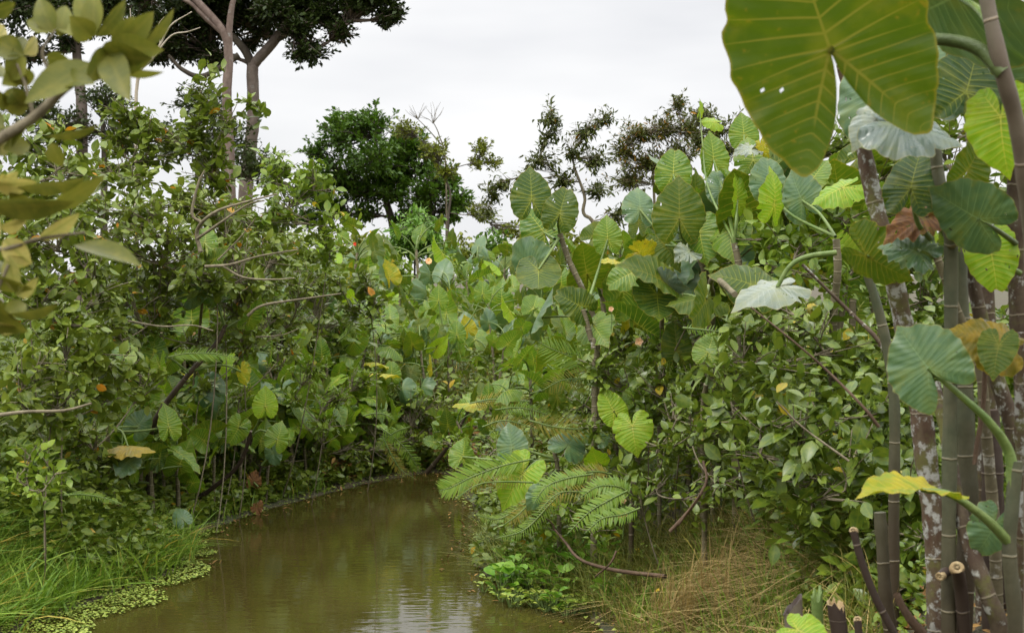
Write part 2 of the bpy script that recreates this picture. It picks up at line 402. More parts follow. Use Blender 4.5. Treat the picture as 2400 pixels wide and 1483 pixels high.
def copy_tree(o, parent=None):
    c = o.copy(); COL.objects.link(c)
    if parent is not None: c.parent = parent
    for ch in KIDS.get(o.name, []):
        k = copy_tree(ch, c)
    KIDS[c.name] = []
    return c
KIDS = {}

def cr_spline(pts, n=8):
    p = np.asarray(pts, float)
    if len(p) == 2: return p[0] + (p[1] - p[0]) * np.linspace(0, 1, n + 1)[:, None]
    p = np.vstack([2 * p[0] - p[1], p, 2 * p[-1] - p[-2]])
    o = []
    for i in range(1, len(p) - 2):
        t = np.linspace(0, 1, n, endpoint=False)[:, None]
        a, b, c, d = p[i - 1], p[i], p[i + 1], p[i + 2]
        o.append(.5 * ((2 * b) + (c - a) * t + (2 * a - 5 * b + 4 * c - d) * t ** 2 + (-a + 3 * b - 3 * c + d) * t ** 3))
    o.append(p[-2][None]); return np.vstack(o)

def frames(y, n):
    """rotation matrices with columns x,y,z: y along leaf, z near n"""
    y = nrm(y); x = nrm(np.cross(y, n)); z = np.cross(x, y)
    return np.stack([x, y, z], -1)

def rot_about(v, axis, ang):
    axis = nrm(axis); c, s_ = math.cos(ang), math.sin(ang)
    return v * c + np.cross(axis, v) * s_ + axis * np.dot(axis, v) * (1 - c)

# small leaf templates (tip +Y, length 1) --------------------------------------
def leaf_template(width=.5, nl=5, fold=.12, droop=.18, peak=.42, tip=1.2):
    ys = np.linspace(0, 1, nl + 1); w_ = np.zeros(nl + 1)
    for i, y in enumerate(ys):
        t = y / peak * .5 if y < peak else .5 + (y - peak) / (1 - peak) * .5
        w_[i] = max(0.0, math.sin(math.pi * t)) ** (.75 if y < peak else tip) * width / 2
    w_[0] = .02; w_[-1] = .0
    V, Q = [], []
    for y, ww in zip(ys, w_):
        for sx in (-1, 0, 1):
            V.append((sx * ww, y, fold * abs(sx) * ww * 2 - droop * y * y))
            Q.append((abs(sx) * ww, y, 0))
    F = []
    for i in range(nl):
        for j in range(2):
            a = i * 3 + j; F.append((a, a + 1, a + 4, a + 3))
    return np.array(V), np.array(F), np.array(Q)
T_OVAL = leaf_template(.58, 5, .10, .16, .45, .9)
T_OVAL_LO = leaf_template(.58, 3, .12, .16, .45, .9)
T_LANCE = leaf_template(.34, 4, .12, .2, .4, 1.1)
T_NARROW = leaf_template(.15, 4, .1, .12, .35, .9)
T_ROUND = leaf_template(.85, 5, .22, .05, .55, .5)
T_FARV = np.array([(0, 0, 0), (.27, .5, .06), (0, 1, -.1), (-.27, .5, .06)]); T_FAR = (T_FARV, np.array([(0, 1, 2, 3)]), np.array([(0, 0, 0), (.3, .5, 0), (0, 1, 0), (.3, .5, 0)]))

# arum leaf ----------------------------------------------------------------------
AL = np.radians([0, 2, 5, 12, 30, 50, 70, 90, 110, 130, 145, 155, 163, 170, 175, 178.5])
AR = np.array([1.0, .965, .91, .84, .73, .655, .61, .595, .605, .63, .64, .605, .52, .38, .22, .09])
def arum_mesh(name, nth=40, nr=6, fold=.12, cup=.15, droop=.2, wave=.03, wk=7, holes=0, seed=0, lobe=1.0, wid=1.0, curl=0.0, notch=0.0):
    r_ = np.random.default_rng(seed)
    half = np.radians(178.5) * np.linspace(0, 1, nth // 2 + 1) ** 1.0
    al = np.concatenate([-half[::-1], half[1:]])
    R = np.interp(np.abs(al), AL, AR)
    jag = np.interp(np.linspace(0, 60, len(al)), np.arange(61), r_.normal(size=61))
    R = R * (1 + .012 * jag + .012 * np.sin(al * 17 + r_.uniform(0, 6)))
    if notch:
        for _ in range(int(notch)):
            c = r_.uniform(-2.6, 2.6); R *= 1 - r_.uniform(.08, .3) * np.exp(-((al - c) / r_.uniform(.04, .1)) ** 2)
    rs = np.linspace(0, 1, nr + 1)[1:] ** .9
    A, S = np.meshgrid(al, rs); RR = np.interp(al, al, R)[None, :] * S
    x = RR * np.sin(A) * wid; y = RR * np.cos(A); y = np.where(y < 0, y * lobe, y); ax = np.abs(x)
    ph = r_.uniform(0, 6, 3)
    z = fold * ax - cup * ax ** 2 * 1.5 - droop * np.where(y > 0, y, 0) ** 2 - .25 * np.where(y < 0, y, 0) ** 2
    z = z + wave * S ** 3 * (np.sin(wk * A + ph[0]) + .6 * np.sin((wk * 2.3) * A + ph[1])) + curl * S ** 4 * np.abs(np.sin(A)) ** 2
    sv = (y - .18 * ax) / (1 + .9 * ax)
    ds, db = .105, math.radians(15.5)
    beta = np.abs(A) - math.radians(80)
    phi = np.where(sv >= 0, sv / ds, -np.maximum(beta, 0) / db)
    spc = np.where(sv >= 0, ds * .8, RR * db)
    ar_ = math.radians(149); ux, uy = math.sin(ar_), math.cos(ar_)
    s2 = ax * ux + y * uy; t2 = np.abs(ax * uy - y * ux); sl = s2 - .62 * t2
    lob = (sv < 0) & (sl > 0) & (np.abs(A) > math.radians(93))
    phi = np.where(lob, -((ar_ - math.atan(1 / .62) - math.radians(80)) / db + sl / .10), phi)
    spc = np.where(lob, .078, spc)
    z = z + .0018 * np.cos(2 * np.pi * phi) * (nr > 9)
    V = np.stack([x, y, z], -1).reshape(-1, 3)
    vein = np.stack([phi, spc, ax], -1).reshape(-1, 3)
    lp = np.stack([y, S + 0 * A, np.where((s2 > 0) & (y < .02), t2 + .04 * np.maximum(0, s2 - .45), .5)], -1).reshape(-1, 3)
    nc = len(al)
    V = np.vstack([V, [[0, 0, 0]]]); vein = np.vstack([vein, [[0, .0, 0]]]); lp = np.vstack([lp, [[0, 0, 0]]])
    i = np.arange(nr - 1)[:, None] * nc; j = np.arange(nc - 1)[None, :]
    F = np.stack([i + j, i + nc + j, i + nc + j + 1, i + j + 1], -1).reshape(-1, 4)
    if holes:
        keep = np.ones(len(F), bool)
        rr = np.arange(len(F)) // (nc - 1)
        cand = np.where((rr > nr * .3) & (rr < nr - 2))[0]
        for c in r_.choice(cand, holes, replace=False):
            keep[c] = False
            if r_.random() < .4: keep[min(c + 1, len(F) - 1)] = False
        F = F[keep]
    jj = np.arange(nc - 1)
    F3 = np.stack([np.full(nc - 1, len(V) - 1), jj, jj + 1], -1)
    b = MB(); b.add(V, [F, F3], 0, lp)
    me_o = b.build(name, M['arum'], vein=vein)
    me = me_o.data; bpy.data.objects.remove(me_o)
    return me

LEAF_LO = [arum_mesh("arum_blade", 44, 7, fold=f, cup=c, droop=d, wave=wv, wk=k, seed=10 + i, wid=wd, lobe=lb, notch=nt_)
           for i, (f, c, d, wv, k, wd, lb, nt_) in enumerate([(.12, .2, .15, .03, 6, 1, 1, 0), (.25, .2, .3, .04, 7, .85, 1, 0), (.05, .3, .35, .05, 5, 1.1, .9, 1), (.5, .1, .2, .03, 8, 1, 1.1, 0), (-.1, .3, .1, .05, 6, 1, .85, 0), (.15, .1, .6, .08, 7, 1, 1, 1),
               (.9, .1, .3, .04, 6, .9, 1, 0), (.3, .5, .8, .06, 5, .95, 1.1, 0), (-.3, .5, .5, .07, 6, 1.1, 1, 2), (.2, .2, .2, .03, 9, .75, 1.15, 0)])]
LEAF_HI = [arum_mesh("arum_blade_fine", 110, 20, fold=f, cup=c, droop=d, wave=wv, wk=k, seed=30 + i, wid=wd, holes=h, lobe=lb, notch=nt_)
           for i, (f, c, d, wv, k, wd, h, lb, nt_) in enumerate([(.05, .15, .12, .02, 9, 1, 4, 1, 0), (.15, .2, .2, .03, 7, .95, 6, 1, 1), (.02, .25, .25, .035, 6, 1.05, 7, 1, 2),
                                                        (.3, .15, .2, .03, 8, .92, 0, 1, 0), (-.12, .3, .15, .04, 7, 1, 5, 1.05, 1), (.1, .1, .35, .07, 9, 1, 14, 1, 3)])]
_al, _ar = AL, AR
AL = np.radians([0, 2, 5, 12, 30, 50, 70, 90, 110, 125, 140, 149, 156, 163, 169, 175, 178.5])
AR = np.array([1.0, .965, .92, .86, .77, .70, .655, .63, .645, .69, .76, .80, .73, .52, .3, .15, .05])
LEAF_HI.append(arum_mesh("arum_blade_broad", 150, 22, fold=.05, cup=.12, droop=.1, wave=.022, wk=9, seed=77, holes=3, notch=0))
AL, AR = _al, _ar
LEAF_HI.append(arum_mesh("arum_blade_wavy", 110, 20, fold=.1, cup=.1, droop=.4, wave=.06, wk=12, seed=91, holes=3, notch=0))
_mm = {}
def leaf_data(me, mat):
    k = (me.name, mat)
    if k not in _mm:
        m2 = me.copy(); m2.materials.clear(); m2.materials.append(M[mat]); _mm[k] = m2
    return _mm[k]

def put_leaf(parent, base, A, ydir, n, size, me, mat, wid=1.0, label=None):
    o = bpy.data.objects.new("leaf", leaf_data(me, mat)); COL.objects.link(o)
    R = frames(np.asarray(ydir, float), np.asarray(n, float))
    mt = Matrix([[R[i, 0] * size * wid, R[i, 1] * size, R[i, 2] * size, A[i] - base[i]] for i in range(3)] + [[0, 0, 0, 1]])
    o.matrix_basis = mt; o.parent = parent
    if label: o["label"] = label
    KIDS.setdefault(parent.name, []).append(o)
    return o

def part(mb, name, mats, parent, base, label=None):
    o = mb.build(name, mats, parent, origin=base)
    if label: o["label"] = label
    KIDS.setdefault(parent.name, []).append(o)
    return o

# ------------------------------------------------------------------ ground and water
WPOLY = np.array([(-3.1, -3), (-3.1, 4.5), (-2.75, 7.0), (-2.56, 7.63), (-2.35, 8.3), (-2.19, 8.8), (-2.05, 9.3), (-2.27, 10.4), (-1.9, 11.7), (-1.29, 13.1), (-.76, 13.9),
                  (-.45, 13.6), (-.33, 12.2), (-.16, 11.0), (-.12, 10.3), (-.2, 9.4), (0.0, 8.7), (.40, 8.15), (.52, 7.6), (.62, 6.5), (.65, 4.0), (.65, -3)])
def poly_dist(x, y):
    """signed distance: negative inside the water"""
    d = np.full(x.shape, 1e9); ins = np.zeros(x.shape, bool)
    n = len(WPOLY)
    for i in range(n):
        a = WPOLY[i]; b = WPOLY[(i + 1) % n]; e = b - a
        t = np.clip(((x - a[0]) * e[0] + (y - a[1]) * e[1]) / (e @ e), 0, 1)
        d = np.minimum(d, np.hypot(x - a[0] - t * e[0], y - a[1] - t * e[1]))
        c = ((a[1] > y) != (b[1] > y)) & (x < e[0] * (y - a[1]) / (e[1] + 1e-12) + a[0])
        ins ^= c
    return np.where(ins, -d, d)
def sst(a, b, v):
    t = np.clip((v - a) / (b - a), 0, 1); return t * t * (3 - 2 * t)
def gh(x, y):
    x = np.asarray(x, float); y = np.asarray(y, float)
    d = poly_dist(x, y)
    H = .28 + .45 * sst(.0, 1.3, x) * (1 - sst(6.5, 9.5, y)) + .15 * sst(14, 30, y)
    out = H * sst(-.05, 1.3, d) + .02
    wob = .03 * np.sin(x * 3.1 + y * 1.7) * np.sin(y * 2.3 - x) * sst(.1, 1, d)
    return np.where(d > 0, out + wob, -.35 * sst(0, .5, -d) + .02 * (1 + d * 10).clip(0, 1))
def build_ground():
    xs = np.concatenate([-np.geomspace(600, 6, 14), np.arange(-5.9, 6, .12), np.geomspace(6.05, 600, 14)])
    ys = np.concatenate([np.array([-60, -20, -8, -4]), np.arange(-2, 17, .12), np.geomspace(17.2, 900, 24)])
    X, Y = np.meshgrid(xs, ys); Z = gh(X, Y)
    n = len(xs); i = np.arange(len(ys) - 1)[:, None] * n; j = np.arange(n - 1)[None, :]
    b = MB(); b.add(np.stack([X, Y, Z], -1).reshape(-1, 3), np.stack([i + j, i + j + 1, i + n + j + 1, i + n + j], -1).reshape(-1, 4))
    tag(b.build("ground", M['ground']), "muddy banks and field soil around the stream", "ground", kind="structure")
    b = MB(); b.add([(-3.6, -3.5, 0), (1.2, -3.5, 0), (1.2, 15, 0), (-3.6, 15, 0)], np.array([(0, 1, 2, 3)]))
    tag(b.build("water", M['water'], smooth=False), "murky olive brown stream water with faint ripples", "water", kind="structure")
build_ground()

# ------------------------------------------------------------------ woody plants
def twig_leaves(mb, tips, dirs, k, size, T, spread=.28, rmin=0.0, up=.7, mi=0, rbias=0.0, droop=0.0):
    """k leaves around each twig end, blades mostly facing up"""
    n = len(tips); 
    tt = rng.uniform(0, 1, (n, k)) ** .7
    loc = tips[:, None, :] - dirs[:, None, :] * (spread * (1 - tt))[..., None]
    side = rng.normal(size=(n, k, 3)); side[..., 2] *= .45
    y = nrm(nrm(side) * .85 + dirs[:, None, :] * .75 + np.array([0, 0, -droop]))
    z = rng.normal(size=(n, k, 3)) * .5 + np.array([0, 0, up + .2])
    y = y.reshape(-1, 3); z = z.reshape(-1, 3)
    R = frames(y, z)
    s_ = size * (.42 + .85 * rng.beta(1.7, 1.9, n * k))
    rn = np.clip(rng.beta(2.2, 2.6, (n, 1)) * .55 + rng.uniform(0, .45, (n, k)) + rbias, 0, .985)
    old = rng.random((n, k)) < .012
    rn = np.where(old, 1.0, rn)
    mb.inst(T[0], T[1], T[2], R, loc.reshape(-1, 3) + y * .02, np.stack([s_, s_, s_], -1), rn.reshape(-1), mi)

def bez(a, b, c, n=6):
    t = np.linspace(0, 1, n + 1)[:, None]
    return (1 - t) ** 2 * a + 2 * t * (1 - t) * b + t ** 2 * c

def woody(name, label, cat, base, clumps, leaf, mat, bark, group=None, size=.09, T=T_OVAL, lai=6, k=8, trunk=None, tr=.02, twigs=True, shell=.5, droop=0.0, up=.7, crown="crown", rbias=0.0, sp=.28, twr=.004, limbs=True, mix=False):
    """base: world point; clumps: (px,py,d,rx_px,ry_px,rdepth_m). A limb runs to every clump and twigs to its leaves."""
    o = thing(name, base, label, cat, group)
    wood = MB(); fol = MB(); base = np.asarray(base, float)
    cs = [(P(c[0], c[1], c[2]), c[3] / FPX * c[2], c[4] / FPX * c[2], c[5]) for c in clumps]
    if trunk is not None:
        tp = cr_spline(trunk, 6); wood.tube(tp, np.linspace(tr, tr * .55, len(tp)), 8, wob=.03)
    else:
        tp = base[None]
    skel = tp.copy(); ht = tr * .34
    order = sorted(range(len(cs)), key=lambda i: np.linalg.norm(cs[i][0] - tp, axis=1).min())
    for ci in order:
        c, rx, rz, ry = cs[ci]
        if limbs:
            q = skel[np.argmin(np.linalg.norm(skel - c, axis=1) + np.maximum(0, skel[:, 2] - c[2]) * 1.5)]
            mid = q * .5 + c * .5 + np.array([0, 0, -.10 * np.linalg.norm(c - q)]) + rng.normal(size=3) * .08 * np.linalg.norm(c - q)
            lb = bez(q, mid, c, 8); skel = np.vstack([skel, lb[2:]])
            wood.tube(lb, np.linspace(tr * .34, max(twr, tr * .10), len(lb)), 6, wob=.03)
        else: lb = c[None]
        area = math.pi * rx * rz; ls = size * size * (.22 if T is T_FAR else .3 if T is T_OVAL else .19)
        n = max(6, int(area / ls * lai / k))
        d = nrm(rng.normal(size=(n, 3)))
        rr = rng.uniform(shell, 1.0, n) ** .7 * (1 + .18 * np.sin(d[:, 0] * 5 + c[0] * 9) * np.cos(d[:, 2] * 6 + c[2] * 5) + rng.normal(size=n) * .09)
        tips = c + d * rr[:, None] * np.array([rx, ry, rz])
        out_ = nrm(d * np.array([1 / rx, 1 / ry, 1 / rz]) * rx + np.array([0, 0, .35]))
        h_ = (rng.random(n) < .3) if mix else np.zeros(n, bool)
        twig_leaves(fol, tips[~h_], out_[~h_], k, size, T, spread=sp * min(1.5, size / .08), up=up, droop=droop, rbias=rbias)
        if h_.any(): twig_leaves(fol, tips[h_], out_[h_], k + 2, size * .62, T_LANCE, spread=sp * .8, up=up, droop=droop + .2, rbias=rbias + .12)
        if twigs:
            m = min(n, 90); near = lb[np.linalg.norm(lb - c, axis=1) < 1.1 * max(rx, rz)]; near = near if len(near) else lb[-1:]
            for i in rng.choice(n, m, replace=False):
                src = near[rng.integers(len(near))]
                md = src * .5 + tips[i] * .5 + rng.normal(size=3) * .05 * rx
                bz = bez(src, md, tips[i], 4)
                wood.tube(bz, np.linspace(max(twr, tr * .14), twr * .5, len(bz)), 4)
    if wood.v: part(wood, "trunk", M[bark], o, base)
    part(fol, crown, M[mat], o, base)
    return o

# --- background trees --------------------------------------------------------
def gnd(px, d):
    x = (px - 1200) / FPX * d
    return np.array([x, d, float(gh(np.array(x), np.array(d)))])

woody("tall_tree", "tall rainforest tree with pale forked trunk standing against the sky", "tree", gnd(572, 40),
      [(470, -60, 40, 130, 90, 2), (610, -70, 40, 150, 90, 2), (760, -60, 40, 130, 90, 2), (860, -20, 39, 80, 55, 1.4), (660, 25, 40, 85, 55, 1.5), (760, 35, 39.5, 65, 45, 1.2),
       (720, 120, 39, 60, 38, .8), (700, 20, 40, 70, 50, 1.2), (500, 130, 41, 60, 35, 1), (440, 20, 41, 90, 60, 1.4), (540, 0, 41, 90, 60, 1.4), (360, 130, 41, 50, 25, .8), (640, 20, 39, 60, 45, 1), (930, 30, 39, 26, 26, .6), (840, 10, 39, 60, 40, 1), (950, -130, 40, 90, 60, 1.4), (1040, -180, 40, 90, 60, 1.4), (1120, -260, 40, 100, 70, 1.4), (880, -240, 40, 110, 80, 1.6), (1000, -300, 40, 110, 80, 1.6), (800, 70, 39, 40, 32, .8), (905, 45, 39, 36, 28, .8), (420, 110, 41, 70, 48, 1.2), (370, 60, 41, 80, 60, 1.4), (480, 60, 41, 80, 55, 1.4), (560, 40, 40.5, 60, 45, 1), (620, 75, 41, 45, 30, .8), (585, 100, 41.5, 35, 25, .6), (905, -10, 39, 40, 40, 1), (700, 60, 39, 50, 40, 1)],
      None, 'L_tall', 'bark_tall', size=.15, T=T_FAR, lai=7.5, k=9, tr=.20, shell=.2,
      trunk=[gnd(572, 40), P(575, 480, 40), P(583, 380, 40), P(594, 270, 40), P(592, 165, 40), P(600, 145, 40), P(640, 100, 40), P(690, 30, 40), P(740, -60, 40)], twr=.012)
_o = MB()
tt = [t for t in bpy.data.objects if t.name == "tall_tree"][0]
_b = np.array(tt.location)
_o.tube(cr_spline([P(594, 165, 40), P(575, 120, 40), P(530, 70, 40), P(470, 10, 40)]), np.linspace(.13, .06, 25), 8)
_o.tube(cr_spline([P(560, 130, 40), P(480, 178, 40), P(430, 165, 40), P(395, 130, 40)]), np.linspace(.09, .04, 25), 8)
_o.tube(cr_spline([P(640, 100, 40), P(770, 30, 39.5), P(850, 20, 39), P(880, 10, 39)]), np.linspace(.07, .03, 25), 8)
part(_o, "limb", M['bark_dark'], tt, _b)

woody("pinkish_tree", "pinkish barked tree with a knotted crooked fork behind the tall forked tree", "tree", gnd(540, 34),
      [(430, -50, 35, 110, 60, 1.4), (560, -50, 35, 90, 50, 1.2), (330, -10, 36, 60, 60, 1.2)], None, 'L_tall', 'bark_pinkish', size=.15, T=T_FAR, lai=5, k=9, tr=.13, shell=.2,
      trunk=[gnd(545, 34), P(540, 430, 34), P(532, 230, 34), P(536, 130, 34), P(520, 70, 34), P(450, -10, 34), P(420, -60, 34)], twr=.01)
tp_ = bpy.data.objects["pinkish_tree"]; _o = MB()
_o.tube(cr_spline([P(536, 120, 34), P(538, 60, 34), P(545, 10, 34), P(560, -60, 34)]), np.linspace(.09, .05, 25), 8, wob=.05)
_o.tube(cr_spline([P(520, 75, 34), P(480, 40, 34), P(450, 10, 34), P(430, 0, 34)]), np.linspace(.07, .04, 25), 8, wob=.05)
part(_o, "limb", M['bark_pinkish'], tp_, np.array(tp_.location))

woody("shaded_tree", "dark crowned tree with grey trunk at the far left behind the leafy branch", "tree", gnd(190, 38),
      [(60, -10, 38, 120, 110, 2), (190, 30, 38, 110, 75, 1.6), (270, -10, 38, 70, 70, 1.4), (60, 120, 38, 70, 40, 1), (290, 70, 38, 40, 30, .8), (160, 105, 38, 40, 30, .8)], None, 'L_tall', 'bark_tall', size=.15, T=T_FAR, lai=6, k=9, tr=.16, shell=.2,
      trunk=[gnd(192, 38), P(192, 290, 38), P(184, 180, 38), P(176, 60, 38), P(176, -40, 38)], twr=.01)
woody("shaded_tree", "low dark tree filling the gap behind the tallest left shrub", "tree", gnd(470, 36),
      [(470, 240, 36, 70, 50, 1.2), (520, 330, 36, 90, 60, 1.2), (410, 330, 36, 70, 60, 1), (600, 390, 35, 70, 50, 1)], None, 'L_back', 'bark_dark', size=.13, T=T_FAR, lai=3.2, k=8, tr=.1, trunk=[gnd(470, 36), P(465, 400, 36), P(470, 300, 36)], twr=.01)
woody("shaded_tree", "dark tree showing under the high canopy left of the pale dead twigs", "tree", gnd(240, 37),
      [(250, 230, 37, 70, 45, 1.2), (60, 240, 37, 80, 45, 1), (150, 300, 37, 90, 60, 1.2), (290, 310, 37, 60, 60, 1)], None, 'L_back', 'bark_dark', size=.13, T=T_FAR, lai=3, k=8, tr=.1, trunk=[gnd(240, 37), P(245, 400, 37), P(240, 280, 37)], twr=.01)
woody("round_tree", "round bright green tree standing alone against the white sky", "tree", gnd(925, 45),
      [(800, 310, 45, 75, 55, 1.4), (870, 290, 45, 65, 45, 1.4), (790, 400, 45, 80, 60, 1.4), (880, 370, 44, 90, 70, 1.6), (770, 480, 45, 60, 45, 1.2), (960, 340, 45, 65, 48, 1.2), (1010, 390, 45, 55, 42, 1.2), (1000, 460, 44, 70, 55, 1.2), (920, 450, 44.5, 60, 45, 1),
       (1060, 490, 44, 42, 38, .8), (850, 500, 45, 50, 30, .8), (740, 350, 45, 38, 30, .7), (820, 275, 45, 35, 25, .6), (1060, 430, 44, 30, 25, .6), (720, 510, 45, 45, 30, .8), (950, 510, 45, 50, 30, .8), (1010, 520, 44, 50, 30, .8), (840, 450, 45, 60, 50, 1.2), (900, 420, 45, 60, 50, 1.2), (940, 400, 45, 60, 50, 1.2), (1070, 470, 43.5, 45, 45, .8), (1040, 420, 44, 50, 45, .9), (980, 350, 45, 55, 40, 1), (740, 430, 45, 50, 45, 1)], None, 'L_mid', 'bark_dark', size=.18, T=T_FAR, lai=4.4, k=9, tr=.14, shell=.3, up=.9,
      trunk=[gnd(930, 45), P(925, 560, 45), P(905, 470, 45), P(890, 400, 45)], twr=.012)
woody("open_tree", "thin yellow green tree with open airy branches right of the round tree", "tree", gnd(1060, 38),
      [(950, 300, 38, 40, 28, .7), (1020, 350, 38, 45, 32, .7), (1045, 400, 38, 34, 26, .6), (1130, 345, 38, 32, 26, .5), (1160, 380, 38, 26, 18, .5), (1120, 380, 38, 26, 18, .4), (1130, 500, 38, 40, 26, .5), (1190, 540, 38, 45, 22, .5)], None, 'L_olive', 'bark_dark', size=.13, T=T_FAR, lai=3.4, k=8, tr=.035,
      trunk=[gnd(1060, 38), P(1050, 540, 38), P(1055, 450, 38), P(1030, 400, 38)], twr=.01)

def bare(name, label, cat, base, paths, mat='twig_pale', group=None, r=.01):
    o = thing(name, base, label, cat, group); b = MB()
    for pts, r0, r1 in paths:
        sp = cr_spline(pts, 5); b.tube(sp, np.linspace(r0, r1, len(sp)), 5, wob=.05)
    part(b, "branches", M[mat], o, base)
    return o
def rtwigs(start, dirs, n, ln, d, r):
    o = []
    for _ in range(n):
        a = np.array(start) + 0; ang = rng.uniform(*dirs); pts = [P(a[0], a[1], d)]
        for i in range(3):
            a = a + np.array([math.cos(ang), -math.sin(ang)]) * ln / 3 * rng.uniform(.7, 1.2); ang += rng.normal() * .25
            pts.append(P(a[0], a[1], d + rng.normal() * .1))
        o.append((pts, r, r * .4))
    return o
bare("bare_tree", "leafless pale twigged tree rising behind the left shrubs", "tree", gnd(315, 22),
     [([gnd(315, 22), P(318, 400, 22), P(322, 190, 22), P(355, 140, 22), P(375, 105, 22), P(400, 60, 22), P(450, 28, 22)], .035, .008),
      ([P(355, 140, 22), P(400, 85, 22), P(440, 75, 22), P(470, 65, 22)], .016, .006), ([P(322, 190, 22), P(310, 90, 22), P(305, 20, 22)], .015, .006), ([P(375, 105, 22), P(372, 60, 22), P(385, 40, 22)], .01, .004), ([P(300, 60, 22), P(285, 40, 22)], .01, .004)])
bare("bare_tree", "fine leafless twigs poking above the round green tree", "tree", gnd(1030, 42),
     [([gnd(1045, 42), P(1045, 400, 42), P(1030, 320, 42), P(1015, 285, 42)], .03, .01), ([P(1035, 340, 42), P(1000, 300, 42), P(960, 262, 42)], .02, .006), ([P(1035, 340, 42), P(1052, 320, 42)], .015, .006)] + rtwigs((1015, 290), (.3, 2.6), 9, 50, 42, .008) + rtwigs((980, 280), (.8, 2.8), 7, 40, 42, .008), mat='twig')
woody("sapling_tree", "small tree with drooping fresh green leaf tufts below the round tree", "tree", gnd(975, 22),
      [(975, 510, 22, 45, 25, .35), (940, 545, 22, 35, 25, .3), (1010, 545, 22, 38, 25, .3), (975, 570, 22, 60, 30, .4), (985, 545, 21.8, 50, 28, .3), (930, 580, 22, 40, 25, .3), (1020, 580, 22, 40, 25, .3), (975, 535, 21.7, 60, 40, .3)], None, 'L_small', 'bark_dark', size=.12, T=T_LANCE, lai=6, k=10, tr=.02, droop=.7, trunk=[gnd(975, 22), P(972, 640, 22), P(975, 540, 22)], twr=.004)
# bronze trees on the right skyline
woody("bronze_leaved_tree", "slender tree whose dark narrow leaf plume stands highest over the arums", "tree", gnd(1430, 19),
      [(1290, 265, 19, 33, 52, .25), (1280, 320, 19, 28, 32, .2), (1265, 370, 19, 54, 36, .3), (1235, 410, 19, 39, 26, .2), (1375, 300, 19, 49, 44, .3), (1420, 275, 19, 33, 28, .2), (1345, 350, 19, 39, 39, .25), (1395, 370, 19, 54, 46, .3), (1320, 420, 19, 54, 39, .3), (1400, 440, 19, 52, 33, .3), (1180, 425, 19, 33, 33, .2), (1155, 450, 19, 39, 31, .25), (1140, 490, 19, 41, 23, .2), (1450, 500, 19, 45, 28, .2), (1300, 300, 19, 20, 31, .15)],
      None, 'L_brown', 'twig', size=.085, T=T_LANCE, lai=2.5, k=9, tr=.028, droop=.35, twr=.003,
      trunk=[gnd(1430, 19), P(1400, 560, 19), P(1368, 500, 19), P(1370, 460, 19), P(1345, 390, 19)], shell=.05)
woody("bronze_leaved_tree", "fine twigged tree with rusty brown foliage behind the arum leaves", "tree", gnd(1540, 24),
      [(1500, 310, 24, 65, 45, .4), (1560, 300, 24, 65, 49, .4), (1590, 240, 24, 36, 31, .3), (1520, 380, 24, 91, 62, .5), (1460, 350, 24, 45, 45, .3), (1620, 300, 24, 49, 52, .4), (1590, 360, 24, 65, 52, .4), (1470, 420, 24, 65, 45, .4), (1660, 270, 24, 33, 28, .3)], None, 'L_brown', 'twig', size=.085, T=T_LANCE, lai=2.5, k=9, tr=.03, rbias=.22, twr=.004,
      trunk=[gnd(1540, 24), P(1535, 520, 24), P(1530, 400, 24)], shell=.05)
woody("bronze_leaved_tree", "sparse dark leaved tree at the left edge of the huge arum leaf", "tree", gnd(1690, 22),
      [(1640, 270, 22, 52, 28, .3), (1680, 300, 22, 52, 39, .3), (1740, 290, 22, 45, 32, .3), (1700, 350, 22, 65, 39, .3), (1640, 330, 22, 52, 45, .3)], None, 'L_brown', 'twig', size=.08, T=T_LANCE, lai=2.6, k=8, tr=.025, rbias=.1, twr=.004, trunk=[gnd(1690, 22), P(1690, 420, 22), P(1685, 330, 22)], shell=.05)
print("trees done")
